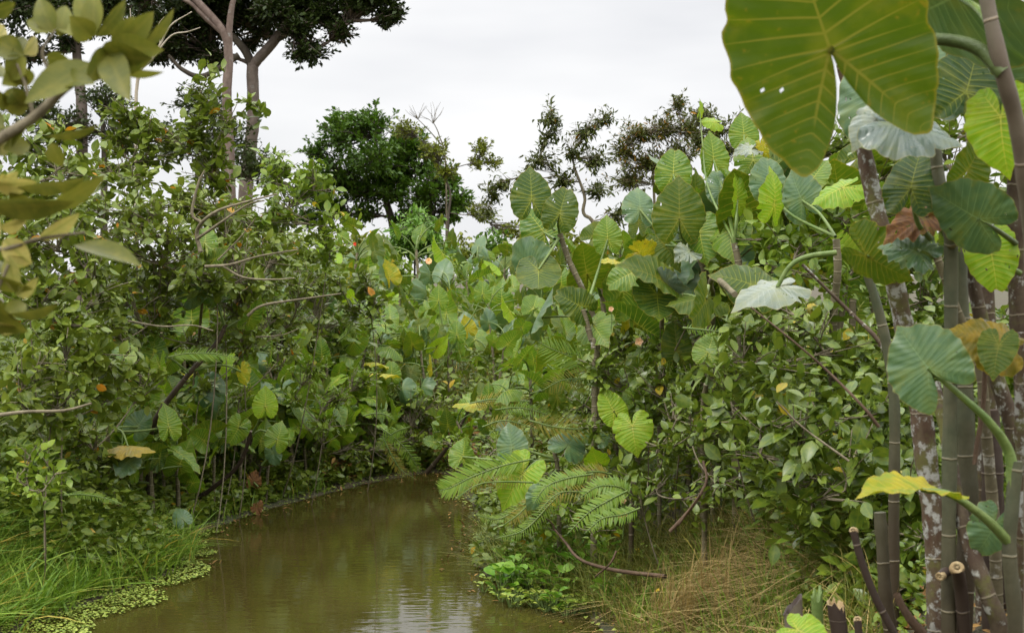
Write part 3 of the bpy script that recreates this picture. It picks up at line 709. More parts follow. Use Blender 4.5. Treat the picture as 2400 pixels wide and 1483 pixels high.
#MARK1
# ------------------------------------------------------------------ arum plants
def arum_proto(seed, h, nl, size, mats, rad=.02, upright=.8):
    """stem, petioles and blades of a mid-distance arum; built once, copied over the field"""
    r_ = np.random.default_rng(seed)
    o = thing("arum_plant", (0, 0, 0), "broad leaved arum plant standing in the dense field beyond the stream", "arum plant", "arum plants filling the field beyond the stream")
    z0 = np.zeros(3)
    lean = r_.normal(size=2) * .12 * h
    sp = cr_spline([(0, 0, -.1), (lean[0] * .3, lean[1] * .3, h * .5), (lean[0], lean[1], h)], 5)
    b = MB(); b.tube(sp, np.linspace(rad, rad * .75, len(sp)), 7, wob=.04)
    part(b, "stem", M['stem'], o, z0)
    a0 = r_.uniform(0, 6)
    for i in range(nl):
        a = a0 + i * 2.4 + r_.normal() * .3
        low = i / nl
        out_ = np.array([math.cos(a), math.sin(a), 0])
        base = sp[-1] + np.array([0, 0, -.16 * low * h * r_.uniform(.5, 1.6)])
        reach = r_.uniform(.14, .34) * (1 + .8 * low) * (size / .25)
        A = base + out_ * reach + np.array([0, 0, r_.uniform(.12, .34) * (1 - 1.2 * low)])
        b = MB(); pc = bez(base, base + out_ * reach * .25 + np.array([0, 0, .22 * (1 - low)]), A, 7)
        b.tube(pc, np.linspace(.010, .0055, len(pc)), 5)
        part(b, "petiole", M['petiole'], o, z0)
        u = r_.random()
        if u < upright:   # blade held up, tip skyward
            yd = UP * r_.uniform(.6, 1) + out_ * r_.uniform(-.1, .5) + r_.normal(size=3) * .38
            n = -out_ * r_.choice([1, 1, -1]) * 1.0 + UP * r_.uniform(.1, .8) + r_.normal(size=3) * .5
        else:
            yd = out_ + UP * r_.uniform(-.9, .1) + r_.normal(size=3) * .2; n = UP + out_ * .3 + r_.normal(size=3) * .3
        put_leaf(o, z0, A, yd, n, size * r_.uniform(.5, 1.2), LEAF_LO[r_.integers(len(LEAF_LO))], 'arum_yellow' if (i == nl - 1 and seed % 3 == 0) else mats[r_.integers(len(mats))], wid=r_.uniform(.8, 1.1))
    return o

MA = ['arum', 'arum', 'arum', 'arum_back', 'arum_grey', 'arum', 'arum_lime', 'arum', 'arum_dark', 'arum_back', 'arum', 'arum']
MB_ = ['arum', 'arum', 'arum_dark', 'arum_grey', 'arum']
protos = [arum_proto(50 + i, h, n, s_, MA, upright=u) for i, (h, n, s_, u) in enumerate([(1.25, 8, .25, .85), (1.0, 8, .22, .8), (1.4, 9, .24, .85), (.75, 7, .22, .75), (1.5, 8, .26, .9), (.9, 9, .25, .8), (.55, 8, .2, .6), (1.15, 9, .23, .8)])]
protos[3].children
first = set()
def place_arum(k, x, y, scale=1.0, label=None, group=None, rz=None, dz=0):
    p = protos[k]
    if k in first: o = copy_tree(p)
    else: o = p; first.add(k)
    z = float(gh(np.array(x), np.array(y)))
    o.location = (x, y, z - .04 + dz); o.rotation_euler = (0, 0, rng.uniform(0, 6.28) if rz is None else rz)
    o.scale = (scale,) * 3
    if label: o["label"] = label
    if group: o["group"] = group
    return o
# the field: rows receding from the head of the stream to the far trees
cnt = 0
for y0 in [14.3, 14.9, 15.6, 16.4, 17.3, 18.4, 19.8, 21.6, 24, 27, 31]:
    xl, xr = (560 - 1200) / FPX * y0 - .6, (1560 - 1200) / FPX * y0 + .4
    n = int((xr - xl) / (.46 + .012 * (y0 - 14))) + 1
    for i in range(n):
        x = xl + (i + rng.uniform(.1, .9)) * (xr - xl) / n; y = y0 + rng.uniform(-.35, .35)
        sc_ = (.72 + .05 * (y0 - 14.3) if y0 < 17.5 else 1.06) * rng.uniform(.85, 1.15)
        place_arum(int(rng.integers(8)), x, y, min(sc_, 1.3)); cnt += 1
# right side of the stream head, 10 to 14 m
for px, d in [(1090, 13.6), (1150, 13), (1230, 13.4), (1290, 12.6), (1350, 13.2), (1420, 12.4), (1480, 13), (1550, 12.5), (1180, 12.2), (1250, 11.6), (1330, 11.4), (1410, 11.2), (1500, 11.4), (1600, 12), (1680, 12.4), (1120, 12.6), (1460, 10.4), (1560, 10.5)]:
    x = (px - 1200) / FPX * d
    place_arum(int(rng.choice([1, 3, 5, 6, 7])), x, d, rng.uniform(.62, .85), "arum plant in the low thicket between the stream head and the tall arums", "arum plants in the thicket right of the stream head")
# left bank arums 10.5 to 13.5 m
for px, d, k, s_ in [(455, 11.2, 6, .95), (500, 11.5, 3, .75), (545, 11.8, 6, .9), (590, 12.0, 3, .7), (640, 12.2, 6, .95), (680, 12.5, 3, .7), (730, 12.8, 6, .95), (775, 13.1, 3, .7), (820, 13.3, 6, .9), (870, 13.7, 6, .9), (930, 14.1, 6, .9), (980, 14.3, 3, .7), (480, 11.9, 5, .75), (610, 12.5, 1, .75), (745, 13.3, 5, .75), (300, 10.6, 3, .8), (360, 10.9, 6, .9), (430, 11.6, 5, .7), (400, 11.2, 3, .9), (470, 11.7, 6, 1), (520, 12.2, 3, .8), (560, 12.0, 6, 1), (600, 12.3, 3, .8), (650, 12.6, 6, 1.0), (690, 12.9, 3, .85), (740, 13.1, 6, .9), (800, 13.5, 3, .8), (640, 13.3, 7, .7), (560, 13.0, 1, .8), (470, 12.6, 0, .75), (720, 13.8, 5, .9), (860, 13.9, 6, .9), (900, 14.0, 3, .7), (330, 11.6, 1, .8), (510, 13.4, 2, .8), (780, 14.1, 1, .85), (650, 14.2, 4, .8), (400, 12.6, 0, .8), (60, 9.2, 6, .8), (260, 10.8, 6, .7), (330, 10.5, 7, .62), (390, 10.8, 1, .66), (440, 11.0, 5, .7), (500, 11.2, 7, .66), (560, 11.6, 1, .7), (620, 11.8, 5, .75), (280, 10.1, 5, .6), (670, 12.2, 7, .72), (720, 12.5, 1, .75), (240, 10.0, 1, .65), (790, 13.0, 5, .75), (850, 13.4, 7, .7), (360, 10.2, 6, .9), (420, 10.7, 6, .9), (380, 12.2, 0, .95), (460, 12.0, 1, 1.0), (540, 12.4, 7, .95), (620, 12.9, 0, .9), (700, 13.3, 5, 1.05), (760, 13.6, 7, .9), (300, 11.4, 5, .9), (420, 13.2, 2, .9), (520, 14, 4, .9), (600, 14.3, 0, 1), (680, 14.6, 2, .9), (840, 14.3, 7, .9), (340, 12.8, 4, .85), (580, 11.9, 6, 1.1), (690, 12.4, 6, 1.0), (760, 12.9, 6, 1.0), (840, 13.5, 6, .9)]:
    x = (px - 1200) / FPX * d
    place_arum(k, x, d, s_, "low arum plant crowding the left bank at the water's edge", "arum plants along the left bank")

for px, d, k, s_ in [(1450, 9.8, 4, 1.05), (1540, 9.6, 2, 1.1), (1610, 9.4, 4, 1.15), (1680, 9.7, 0, 1.2), (1740, 9.2, 4, 1.2), (1800, 9.4, 2, 1.25), (1860, 8.9, 4, 1.2), (1930, 9.0, 2, 1.2), (1990, 8.6, 4, 1.2), (1500, 10.4, 0, 1.1), (1380, 10.2, 0, .95), (1900, 9.8, 4, 1.3), (1770, 10, 2, 1.25), (1650, 8.8, 7, 1.1), (2080, 8.6, 4, 1.2)]:
    place_arum(k, (px - 1200) / FPX * d, d, s_, "tall arum plant in the cluster reaching the skyline right of centre", "tall arum plants on the skyline right of centre")
# ------------------------------------------------------------------ arums placed leaf by leaf
def hero_leaf(o, base, a, t, d, dd=0.0, mat='arum', v=0, roll=0.0, face=1, wid=1.0, size=None, label=None, pet=None, pr=(.009, .006), pmat='petiole', lean=0.0):
    """a attachment px, t tip px, dd how much farther the tip is; roll turns the blade about its midrib;
    pet = [(px,py,d)...] from the attachment back to the stem"""
    A = P(a[0], a[1], d); T = P(t[0], t[1], d + dd)
    y = T - A; Ls = np.linalg.norm(y) if size is None else size
    c = np.array([0, 0, CAMZ]) - A
    n = c - y * np.dot(c, y) / np.dot(y, y)
    n = rot_about(nrm(n), y, math.radians(roll)) * face
    lf = put_leaf(o, base, A, y, n, Ls, LEAF_HI[v % len(LEAF_HI)], mat, wid, label)
    if pet:
        pts = [A] + [P(*q) for q in pet]
        sp = cr_spline(pts, 7); b = MB()
        b.tube(sp, np.linspace(pr[1], pr[0], len(sp)), 7)
        part(b, "petiole", M[pmat], o, base)
    return lf

def hero_plant(label, stem, rad, mat='stem', leaves=(), wob=.04, n=10, cat="arum plant", group=None, name="arum_plant", to_ground=True, extra=None, sides=12):
    """stem: list of (px,py,d) from the top down"""
    pts = [P(*q) for q in stem]
    if to_ground:
        e = pts[-1]; g = float(gh(np.array(e[0]), np.array(e[1])))
        if e[2] > g: pts.append(np.array([e[0], e[1], g - .05]))
    pts = pts[::-1]; base = pts[0]
    o = thing(name, base, label, cat, group)
    sp = cr_spline(pts, n); b = MB()
    L_ = len(sp); r0, r1 = rad
    ln = np.concatenate([[0], np.cumsum(np.linalg.norm(np.diff(sp, axis=0), axis=1))])
    rr = np.linspace(r0, r1, L_) * (1 + .04 * np.sin(ln * 23 + base[0] * 9) + .03 * np.sin(ln * 61))
    off_ = np.stack([np.sin(ln * 4.1 + base[0] * 7), .6 * np.cos(ln * 5.3), 0 * ln], -1) * (r0 * .35) * np.sin(np.linspace(0, math.pi, L_))[:, None]
    sp = sp + off_
    b.tube(sp, rr, sides, cap=True, wob=wob * .3)
    part(b, "stem", M[mat], o, base)
    for lf in leaves:
        lf = dict(lf); a = lf.pop('a'); t = lf.pop('t'); d = lf.pop('d')
        hero_leaf(o, base, a, t, d, **lf)
    return o, base
D = dict
# group over the middle right skyline, 8 to 10 m away
hero_plant("tall arum with two big dark leaves lifted against the sky beside the skyline gap", [(1312, 548, 9), (1335, 610, 9), (1390, 740, 9), (1400, 900, 9.1)], (.016, .017), leaves=[
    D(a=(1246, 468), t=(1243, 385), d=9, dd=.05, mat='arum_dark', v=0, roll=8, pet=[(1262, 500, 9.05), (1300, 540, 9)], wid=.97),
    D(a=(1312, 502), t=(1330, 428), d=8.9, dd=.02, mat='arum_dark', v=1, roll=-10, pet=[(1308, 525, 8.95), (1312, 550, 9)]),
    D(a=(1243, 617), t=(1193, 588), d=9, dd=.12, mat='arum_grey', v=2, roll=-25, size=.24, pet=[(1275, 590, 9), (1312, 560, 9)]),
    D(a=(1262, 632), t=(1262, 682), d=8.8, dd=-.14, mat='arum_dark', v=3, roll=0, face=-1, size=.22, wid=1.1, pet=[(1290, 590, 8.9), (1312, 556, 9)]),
    D(a=(1275, 545), t=(1235, 490), d=9.3, dd=.05, mat='arum', v=4, roll=20, size=.22, pet=[(1300, 560, 9.1)])])
hero_plant("tall arum with a shaded drooping leaf and brown ringed stem in the middle", [(1366, 725, 8.6), (1383, 790, 8.6), (1392, 860, 8.6)], (.02, .015), leaves=[
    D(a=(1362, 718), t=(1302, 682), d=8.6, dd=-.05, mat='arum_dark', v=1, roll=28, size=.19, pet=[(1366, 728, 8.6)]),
    D(a=(1424, 562), t=(1420, 500), d=9.1, dd=.03, mat='arum', v=3, roll=-6, pet=[(1400, 640, 9), (1372, 730, 8.6)], pr=(.011, .006)),
    D(a=(1390, 760), t=(1410, 790), d=8.7, dd=-.15, mat='arum', v=2, size=.2, pet=[(1375, 745, 8.6)])])
hero_plant("tall arum with the broadest pale ribbed leaf rising in front of its cluster", [(1640, 600, 8.6), (1655, 660, 8.6), (1665, 760, 8.7), (1650, 900, 8.8)], (.024, .02), leaves=[
    D(a=(1592, 512), t=(1592, 407), d=8.5, dd=.03, mat='arum_back', v=0, roll=6, wid=1.0, pet=[(1600, 560, 8.55), (1640, 606, 8.6)]),
    D(a=(1578, 410), t=(1580, 341), d=9, dd=.03, mat='arum', v=1, roll=-8, wid=1.05, size=.19, pet=[(1610, 500, 8.8), (1640, 600, 8.6)]),
    D(a=(1500, 492), t=(1500, 432), d=8.8, dd=.07, mat='arum_grey', v=2, roll=18, size=.17, pet=[(1560, 560, 8.7), (1640, 606, 8.6)]),
    D(a=(1615, 590), t=(1590, 600), d=8.4, dd=-.1, mat='arum_pale', v=5, roll=35, size=.13),
    D(a=(1640, 545), t=(1650, 610), d=8.5, dd=-.06, mat='arum', v=4, roll=30, size=.2, pet=[(1650, 590, 8.6)]),
    D(a=(1560, 575), t=(1590, 620), d=8.7, dd=-.05, mat='arum_back', v=4, roll=-50, size=.18, pet=[(1620, 580, 8.6)]),
    D(a=(1625, 470), t=(1640, 400), d=9.2, dd=0, mat='arum_back', v=3, roll=55, size=.2)])
hero_plant("arum with olive drooping leaves and a yellow torn leaf in the middle right thicket", [(1548, 690, 8.3), (1552, 760, 8.5), (1545, 900, 8.8)], (.012, .014), mat='stem', leaves=[
    D(a=(1540, 690), t=(1545, 762), d=8.2, dd=-.10, mat='arum_dark', v=2, face=-1, size=.19, wid=1.15, roll=-8, pet=[(1548, 700, 8.3)]),
    D(a=(1548, 655), t=(1450, 602), d=8.2, dd=-.12, mat='arum_back', v=3, roll=62, size=.27, pet=[(1560, 680, 8.3)]),
    D(a=(1500, 590), t=(1545, 585), d=8.5, dd=.05, mat='arum_yellow', v=5, roll=40, size=.14, label="ragged yellow leaf"),
    D(a=(1560, 660), t=(1592, 678), d=8.2, dd=-.05, mat='arum_silver', v=2, roll=45, size=.13),
    D(a=(1650, 700), t=(1590, 705), d=8.1, dd=-.05, mat='arum_back', v=4, roll=60, size=.22, pet=[(1600, 690, 8.2), (1548, 700, 8.3)]),
    D(a=(1440, 612), t=(1392, 610), d=8.4, dd=-.1, mat='arum_yellow', v=1, roll=75, size=.1),
    D(a=(1480, 640), t=(1420, 668), d=8.6, dd=0, mat='arum', v=1, roll=30, size=.18)])
hero_plant("arum with upright leaves on the skyline below the huge overhanging leaf", [(1722, 570, 8.2), (1730, 640, 8.2), (1725, 800, 8.3)], (.022, .018), leaves=[
    D(a=(1744, 318), t=(1738, 263), d=9.2, dd=.03, mat='arum', v=0, roll=8, size=.155, pet=[(1740, 400, 8.9), (1722, 560, 8.2)]),
    D(a=(1672, 376), t=(1670, 304), d=9, dd=.03, mat='arum', v=3, roll=30, wid=.95, size=.19, pet=[(1700, 460, 8.7), (1722, 565, 8.2)]),
    D(a=(1690, 445), t=(1680, 400), d=8.8, dd=.05, mat='arum_grey', v=1, roll=10, size=.16, pet=[(1705, 500, 8.5), (1722, 565, 8.2)]),
    D(a=(1728, 470), t=(1731, 400), d=8.3, dd=-.02, mat='arum_lime', v=3, roll=66, size=.17, pet=[(1725, 520, 8.2), (1722, 570, 8.2)]),
    D(a=(1768, 452), t=(1775, 392), d=8.6, dd=.02, mat='arum_dark', v=1, roll=-40, size=.16, pet=[(1750, 520, 8.4), (1724, 570, 8.2)]),
    D(a=(1640, 262), t=(1644, 238), d=9.1, dd=0, mat='arum_lime', v=3, roll=70, size=.08, pet=[(1646, 330, 9), (1660, 440, 8.8), (1722, 570, 8.2)], pr=(.008, .003)),
    D(a=(1675, 286), t=(1640, 282), d=9.1, dd=-.03, mat='arum_lime', v=4, roll=50, size=.1),
    D(a=(1710, 540), t=(1712, 590), d=8.4, dd=-.1, mat='arum', v=2, roll=20, size=.2)])
hero_plant("arum with wide pale fresh leaves standing behind the trunk with white lichen", [(1960, 560, 7.4), (1965, 640, 7.4), (1950, 800, 7.5)], (.022, .018), leaves=[
    D(a=(1880, 470), t=(1850, 402), d=7.8, dd=.08, mat='arum_grey', v=0, roll=-22, size=.20, pet=[(1920, 500, 7.6), (1958, 555, 7.4)]),
    D(a=(1800, 430), t=(1800, 362), d=8, dd=.05, mat='arum_grey', v=1, roll=15, size=.18, pet=[(1850, 500, 7.8), (1958, 555, 7.4)]),
    D(a=(1815, 480), t=(1825, 400), d=7.7, dd=0, mat='arum_lime', v=2, roll=58, size=.19),
    D(a=(1765, 375), t=(1760, 330), d=8.4, dd=.05, mat='arum', v=2, roll=20, size=.17),
    D(a=(1975, 440), t=(1930, 460), d=7.3, dd=0, mat='arum_lime', v=4, roll=50, size=.17, pet=[(1960, 500, 7.4)]),
    D(a=(1760, 350), t=(1730, 352), d=8.3, dd=-.03, mat='arum_pale', v=5, roll=60, size=.11, label="papery beige leaf"),
    D(a=(1785, 340), t=(1796, 372), d=8.3, dd=-.03, mat='arum_yellow', v=5, roll=40, size=.08),
    D(a=(1905, 420), t=(1930, 380), d=7.9, dd=.04, mat='arum', v=3, roll=-30, size=.16)])
hero_plant("arum with glossy white leaf lying flat and arching petiole before the thicket", [(1722, 690, 6.6), (1680, 655, 6.9), (1668, 665, 7.6), (1670, 760, 8.6)], (.013, .014), mat='stem', to_ground=True, leaves=[
    D(a=(1822, 672), t=(1708, 700), d=6.3, dd=-.06, mat='arum_pale', v=2, roll=64, size=.21, wid=1.05, label="glossy white leaf with pink torn edge", pet=[(1850, 625, 6.3), (1890, 602, 6.3), (1960, 592, 6.3)], pr=(.012, .009)),
    D(a=(1770, 670), t=(1700, 640), d=6.8, dd=0, mat='arum_dark', v=2, roll=40, size=.2),
    D(a=(1655, 700), t=(1640, 740), d=6.7, dd=-.1, mat='arum_back', v=1, roll=-60, size=.2, pet=[(1660, 670, 6.8)])])
hero_plant("short arum with three round lime green leaves at the thicket front", [(1478, 1080, 8.4), (1480, 1150, 8.4)], (.015, .013), mat='stalk_green', leaves=[
    D(a=(1482, 998), t=(1490, 1062), d=8.2, dd=-.06, mat='arum_lime', v=2, roll=8, size=.16, wid=1.12, pet=[(1484, 1050, 8.35), (1478, 1085, 8.4)]),
    D(a=(1438, 962), t=(1408, 905), d=8.35, dd=.03, mat='arum_lime', v=0, roll=14, size=.15, wid=.9, pet=[(1460, 1040, 8.4), (1478, 1085, 8.4)]),
    D(a=(1492, 935), t=(1500, 900), d=8.6, dd=.08, mat='arum', v=1, roll=0, size=.15, pet=[(1488, 1030, 8.5), (1478, 1085, 8.4)]),
    D(a=(1400, 1085), t=(1390, 1060), d=8.3, dd=-.08, mat='arum_lime', v=2, roll=-10, size=.115, pet=[(1440, 1090, 8.4), (1478, 1090, 8.4)])])
hero_plant("low arum with broad dark grey green leaves behind the arching fronds", [(1300, 1060, 8.9), (1310, 1120, 8.9)], (.015, .013), leaves=[
    D(a=(1330, 1045), t=(1350, 1020), d=8.8, dd=.1, mat='arum_grey', v=2, roll=-12, size=.18, pet=[(1310, 1060, 8.9)]),
    D(a=(1395, 1020), t=(1400, 985), d=9, dd=.1, mat='arum_grey', v=1, roll=10, size=.16, pet=[(1340, 1060, 8.9)]),
    D(a=(1200, 1050), t=(1190, 1000), d=8.9, dd=.05, mat='arum_grey', v=0, roll=-20, size=.17, pet=[(1250, 1060, 8.9), (1300, 1075, 8.9)]),
    D(a=(1085, 1070), t=(1090, 1035), d=9.2, dd=.05, mat='arum', v=4, roll=15, size=.14, pet=[(1190, 1080, 9), (1300, 1080, 8.9)]),
    D(a=(1225, 1110), t=(1170, 1190), d=8.6, dd=-.03, mat='arum_lime', v=3, roll=30, size=.24, pet=[(1260, 1080, 8.8), (1300, 1080, 8.9)]),
    D(a=(1262, 1160), t=(1245, 1185), d=8.1, dd=-.02, mat='arum_grey', v=2, roll=-10, size=.10, pet=[(1280, 1130, 8.6), (1305, 1100, 8.9)])])
hero_plant("arum with one round fan ribbed leaf at the left edge of the right shrub mass", [(1655, 900, 7.6), (1650, 1000, 7.7)], (.015, .013), leaves=[
    D(a=(1660, 825), t=(1672, 780), d=7.5, dd=.04, mat='arum', v=0, roll=-12, size=.125, wid=1.1, pet=[(1662, 870, 7.6), (1655, 905, 7.6)]),
    D(a=(1690, 960), t=(1650, 990), d=7.4, dd=-.03, mat='arum_pale', v=5, roll=40, size=.09), D(a=(1718, 925), t=(1715, 890), d=7.3, dd=0, mat='arum', v=3, roll=10, size=.08)])
hero_plant("left bank arum whose single lime leaf glows against the dark hollow", [(590, 1010, 10.8), (560, 1090, 10.9), (490, 1150, 11), (430, 1190, 11.1)], (.02, .013), mat='stalk_brown', leaves=[
    D(a=(622, 952), t=(622, 907), d=10.6, dd=.02, mat='arum_lime', v=0, roll=4, size=.15, pet=[(605, 990, 10.7), (592, 1015, 10.8)]),
    D(a=(560, 1000), t=(540, 1040), d=10.8, dd=-.05, mat='arum', v=1, roll=-20, size=.16, pet=[(580, 1005, 10.8)]),
    D(a=(650, 1030), t=(665, 990), d=10.8, dd=.05, mat='arum', v=2, roll=20, size=.15, pet=[(615, 1008, 10.8), (592, 1018, 10.8)])])
hero_plant("left bank arum with a cream and pink fading leaf held flat over the dark hollow", [(255, 1000, 9.8), (250, 1090, 9.9)], (.018, .015), leaves=[
    D(a=(300, 1045), t=(372, 1052), d=9.6, dd=-.08, mat='arum_cream', v=4, roll=-72, size=.2, label="cream leaf with pinkish spots", pet=[(285, 1010, 9.7), (258, 1003, 9.8)]),
    D(a=(322, 1000), t=(350, 960), d=9.9, dd=.05, mat='arum_grey', v=0, roll=10, size=.15, pet=[(290, 1000, 9.8), (258, 1005, 9.8)]),
    D(a=(395, 1000), t=(390, 945), d=9.9, dd=.03, mat='arum', v=3, roll=35, size=.17, pet=[(320, 1010, 9.8), (258, 1010, 9.8)]),
    D(a=(40, 1050), t=(35, 1015), d=8.8, dd=.1, mat='arum', v=2, roll=0, size=.15),
    D(a=(300, 1080), t=(280, 1110), d=9.6, dd=-.1, mat='arum_grey', v=1, roll=10, size=.15)])
hero_plant("small arum with one notched leaf and stalk rising straight from the shallow water", [(400, 1240, 9.75), (395, 1262, 9.8)], (.009, .008), mat='petiole', leaves=[
    D(a=(428, 1215), t=(412, 1187), d=9.7, dd=.04, mat='arum_grey', v=2, roll=10, size=.10, pet=[(415, 1232, 9.73), (400, 1242, 9.75)]),
    D(a=(370, 1240), t=(345, 1225), d=9.75, dd=0, mat='arum_dead', v=1, roll=40, size=.08, pet=[(385, 1246, 9.75), (399, 1245, 9.75)])])
hero_plant("small arum with a withered orange leaf dipping into the water at the left bank", [(612, 1085, 11.6), (603, 1150, 11.65)], (.009, .008), mat='stalk_brown', leaves=[
    D(a=(595, 1130), t=(600, 1105), d=11.6, dd=0, mat='arum_dead', v=5, roll=10, size=.10, pet=[(605, 1140, 11.6)]),
    D(a=(602, 1185), t=(606, 1215), d=11.4, dd=-.1, mat='arum_dead', v=5, roll=20, size=.09),
    D(a=(640, 1060), t=(650, 1090), d=11.6, dd=-.03, mat='arum_grey', v=1, roll=10, size=.12, pet=[(625, 1075, 11.6), (612, 1090, 11.6)])])
hero_plant("arum with deep green leaf pair among the bare branches of the left shrubs", [(480, 640, 10.2), (470, 760, 10.6), (455, 900, 11.3)], (.010, .010), leaves=[
    D(a=(480, 570), t=(485, 526), d=10, dd=.05, mat='arum', v=2, roll=-10, size=.14, pet=[(482, 610, 10.1)]),
    D(a=(500, 610), t=(525, 590), d=9.95, dd=-.05, mat='arum_dark', v=1, roll=-45, size=.14, pet=[(490, 625, 10.1)])])
hero_plant("arum with greyish striped leaf and bent yellow green stalk left of the channel", [(530, 760, 10.4), (505, 805, 10.4), (440, 880, 10.4), (370, 980, 10.5), (350, 1060, 10.6)], (.025, .014), mat='stalk_brown', leaves=[
    D(a=(450, 690), t=(475, 668), d=10.2, dd=.04, mat='arum_grey', v=1, roll=20, size=.17, pet=[(500, 700, 10.3), (528, 765, 10.4)]),
    D(a=(505, 690), t=(495, 665), d=10.4, dd=.05, mat='arum', v=2, roll=0, size=.16, pet=[(520, 730, 10.4)]),
    D(a=(585, 745), t=(618, 698), d=10.3, dd=0, mat='arum', v=3, roll=50, size=.17, pet=[(560, 752, 10.35), (530, 770, 10.4)]),
    D(a=(360, 830), t=(362, 775), d=10.2, dd=.05, mat='arum', v=0, roll=-10, size=.16, pet=[(400, 840, 10.3), (445, 875, 10.4)]),
    D(a=(375, 860), t=(378, 920), d=10.1, dd=-.04, mat='arum_lime', v=3, roll=60, size=.19),
    D(a=(565, 870), t=(575, 905), d=10.3, dd=-.04, mat='arum_yellow', v=4, roll=40, size=.11, pet=[(520, 855, 10.35), (450, 868, 10.4)])])
hero_plant("leaning arum with curved bare stem over the stream mouth", [(1100, 960, 12.8), (1060, 1030, 12.8), (1000, 1108, 12.9)], (.02, .012), mat='stalk_green', to_ground=False, leaves=[
    D(a=(1130, 925), t=(1125, 900), d=12.8, dd=.03, mat='arum_back', v=0, size=.13, pet=[(1105, 955, 12.8)]),
    D(a=(1185, 1015), t=(1170, 990), d=12.5, dd=.03, mat='arum_grey', v=2, size=.13, pet=[(1150, 1020, 12.6), (1065, 1028, 12.8)])])
for (ax_, ay_, tx_, ty_, d_, m_, lb_) in [(1028, 705, 1028, 664, 14.7, 'arum', "tall arum with two matching fan leaves above the middle of the field"), (968, 800, 968, 762, 14.5, 'arum', "arum with round leaves stacked one above another in mid field"), (815, 895, 805, 862, 13.9, 'arum_lime', "arum with a light green shield leaf beside the dark shrub cluster")]:
    hero_plant(lb_, [(ax_ + 20, ay_ + 90, d_), (ax_ + 25, ay_ + 180, d_)], (.014, .012), leaves=[
        D(a=(ax_, ay_), t=(tx_, ty_), d=d_, dd=.02, mat=m_, v=0, roll=0, size=.165, pet=[(ax_ + 8, ay_ + 50, d_), (ax_ + 20, ay_ + 95, d_)]),
        D(a=(ax_ + 103, ay_ - 15), t=(ax_ + 102, ay_ - 53), d=d_, dd=.02, mat='arum', v=1, roll=5, size=.16, pet=[(ax_ + 70, ay_ + 50, d_), (ax_ + 20, ay_ + 95, d_)]),
        D(a=(ax_ - 5, ay_ + 70), t=(ax_ - 5, ay_ + 105), d=d_ - .2, dd=-.08, mat='arum_back', v=2, roll=0, size=.15, pet=[(ax_ + 10, ay_ + 90, d_)])])

# ------------------------------------------------------------------ foreground arums at the right edge
hero_plant("tall pinkish ringed arum stalk carrying the huge overhanging leaf in the upper right corner", [(2300, -60, 3.3), (2345, 130, 3.3), (2385, 280, 3.35), (2405, 420, 3.4), (2420, 640, 3.5), (2425, 900, 3.6)], (.026, .0165), mat='stalk_pink', leaves=[
    D(a=(1945, 115), t=(1835, -210), d=3.1, dd=-.10, mat='arum_back', v=6, roll=3, wid=.98, size=.33, face=-1, label="huge backlit olive leaf with pale ribs", pet=[(1995, 140, 3.22), (2100, 100, 3.32), (2200, 92, 3.35), (2290, 112, 3.33), (2352, 172, 3.3)], pr=(.018, .008), pmat='petiole_dark'),
    D(a=(2240, -10), t=(2150, 40), d=3.6, dd=.2, mat='arum_grey', v=1, roll=-10, size=.33, wid=1.2, label="grey green upper leaf", pet=[(2290, 20, 3.45), (2330, 70, 3.32)], pr=(.012, .006)),
    D(a=(2345, 275), t=(2350, 410), d=3.7, dd=-.02, mat='arum_lime', v=3, roll=30, size=.15, wid=1.1)], wob=.02)
hero_plant("stalk with grey bark behind the huge leaf holding shaded blades at its top", [(2190, 330, 4.3), (2205, 450, 4.3), (2225, 560, 4.3), (2225, 700, 4.35)], (.022, .017), mat='stalk_green', leaves=[
    D(a=(2110, 290), t=(2225, 320), d=4.1, dd=-.05, mat='arum_silver', v=4, roll=-60, size=.17, wid=1.15, label="crumpled silvery leaf", pet=[(2170, 310, 4.2), (2192, 340, 4.3)]),
    D(a=(2060, 270), t=(2005, 320), d=4.2, dd=-.02, mat='arum_pale', v=2, roll=45, size=.12, wid=1.1),
    D(a=(2265, 215), t=(2290, 130), d=4.4, dd=.05, mat='arum_dark', v=1, roll=10, size=.2, wid=1.0),
    D(a=(2170, 180), t=(2200, 60), d=4.6, dd=.1, mat='arum_grey', v=2, roll=-20, size=.28),
    D(a=(2135, 440), t=(2150, 365), d=4.3, dd=.03, mat='arum_dark', v=2, roll=-15, size=.15, wid=.9, pet=[(2150, 520, 4.35), (2180, 560, 4.4)], pmat='petiole'),
    D(a=(2268, 400), t=(2300, 345), d=4.4, dd=0, mat='arum_back', v=3, roll=40, size=.13),
    D(a=(2045, 245), t=(2020, 200), d=4.6, dd=.05, mat='arum_grey', v=1, roll=-20, size=.22),
    D(a=(2340, 150), t=(2395, 260), d=4.5, dd=0, mat='arum_grey', v=0, roll=10, size=.25)], wob=.02)
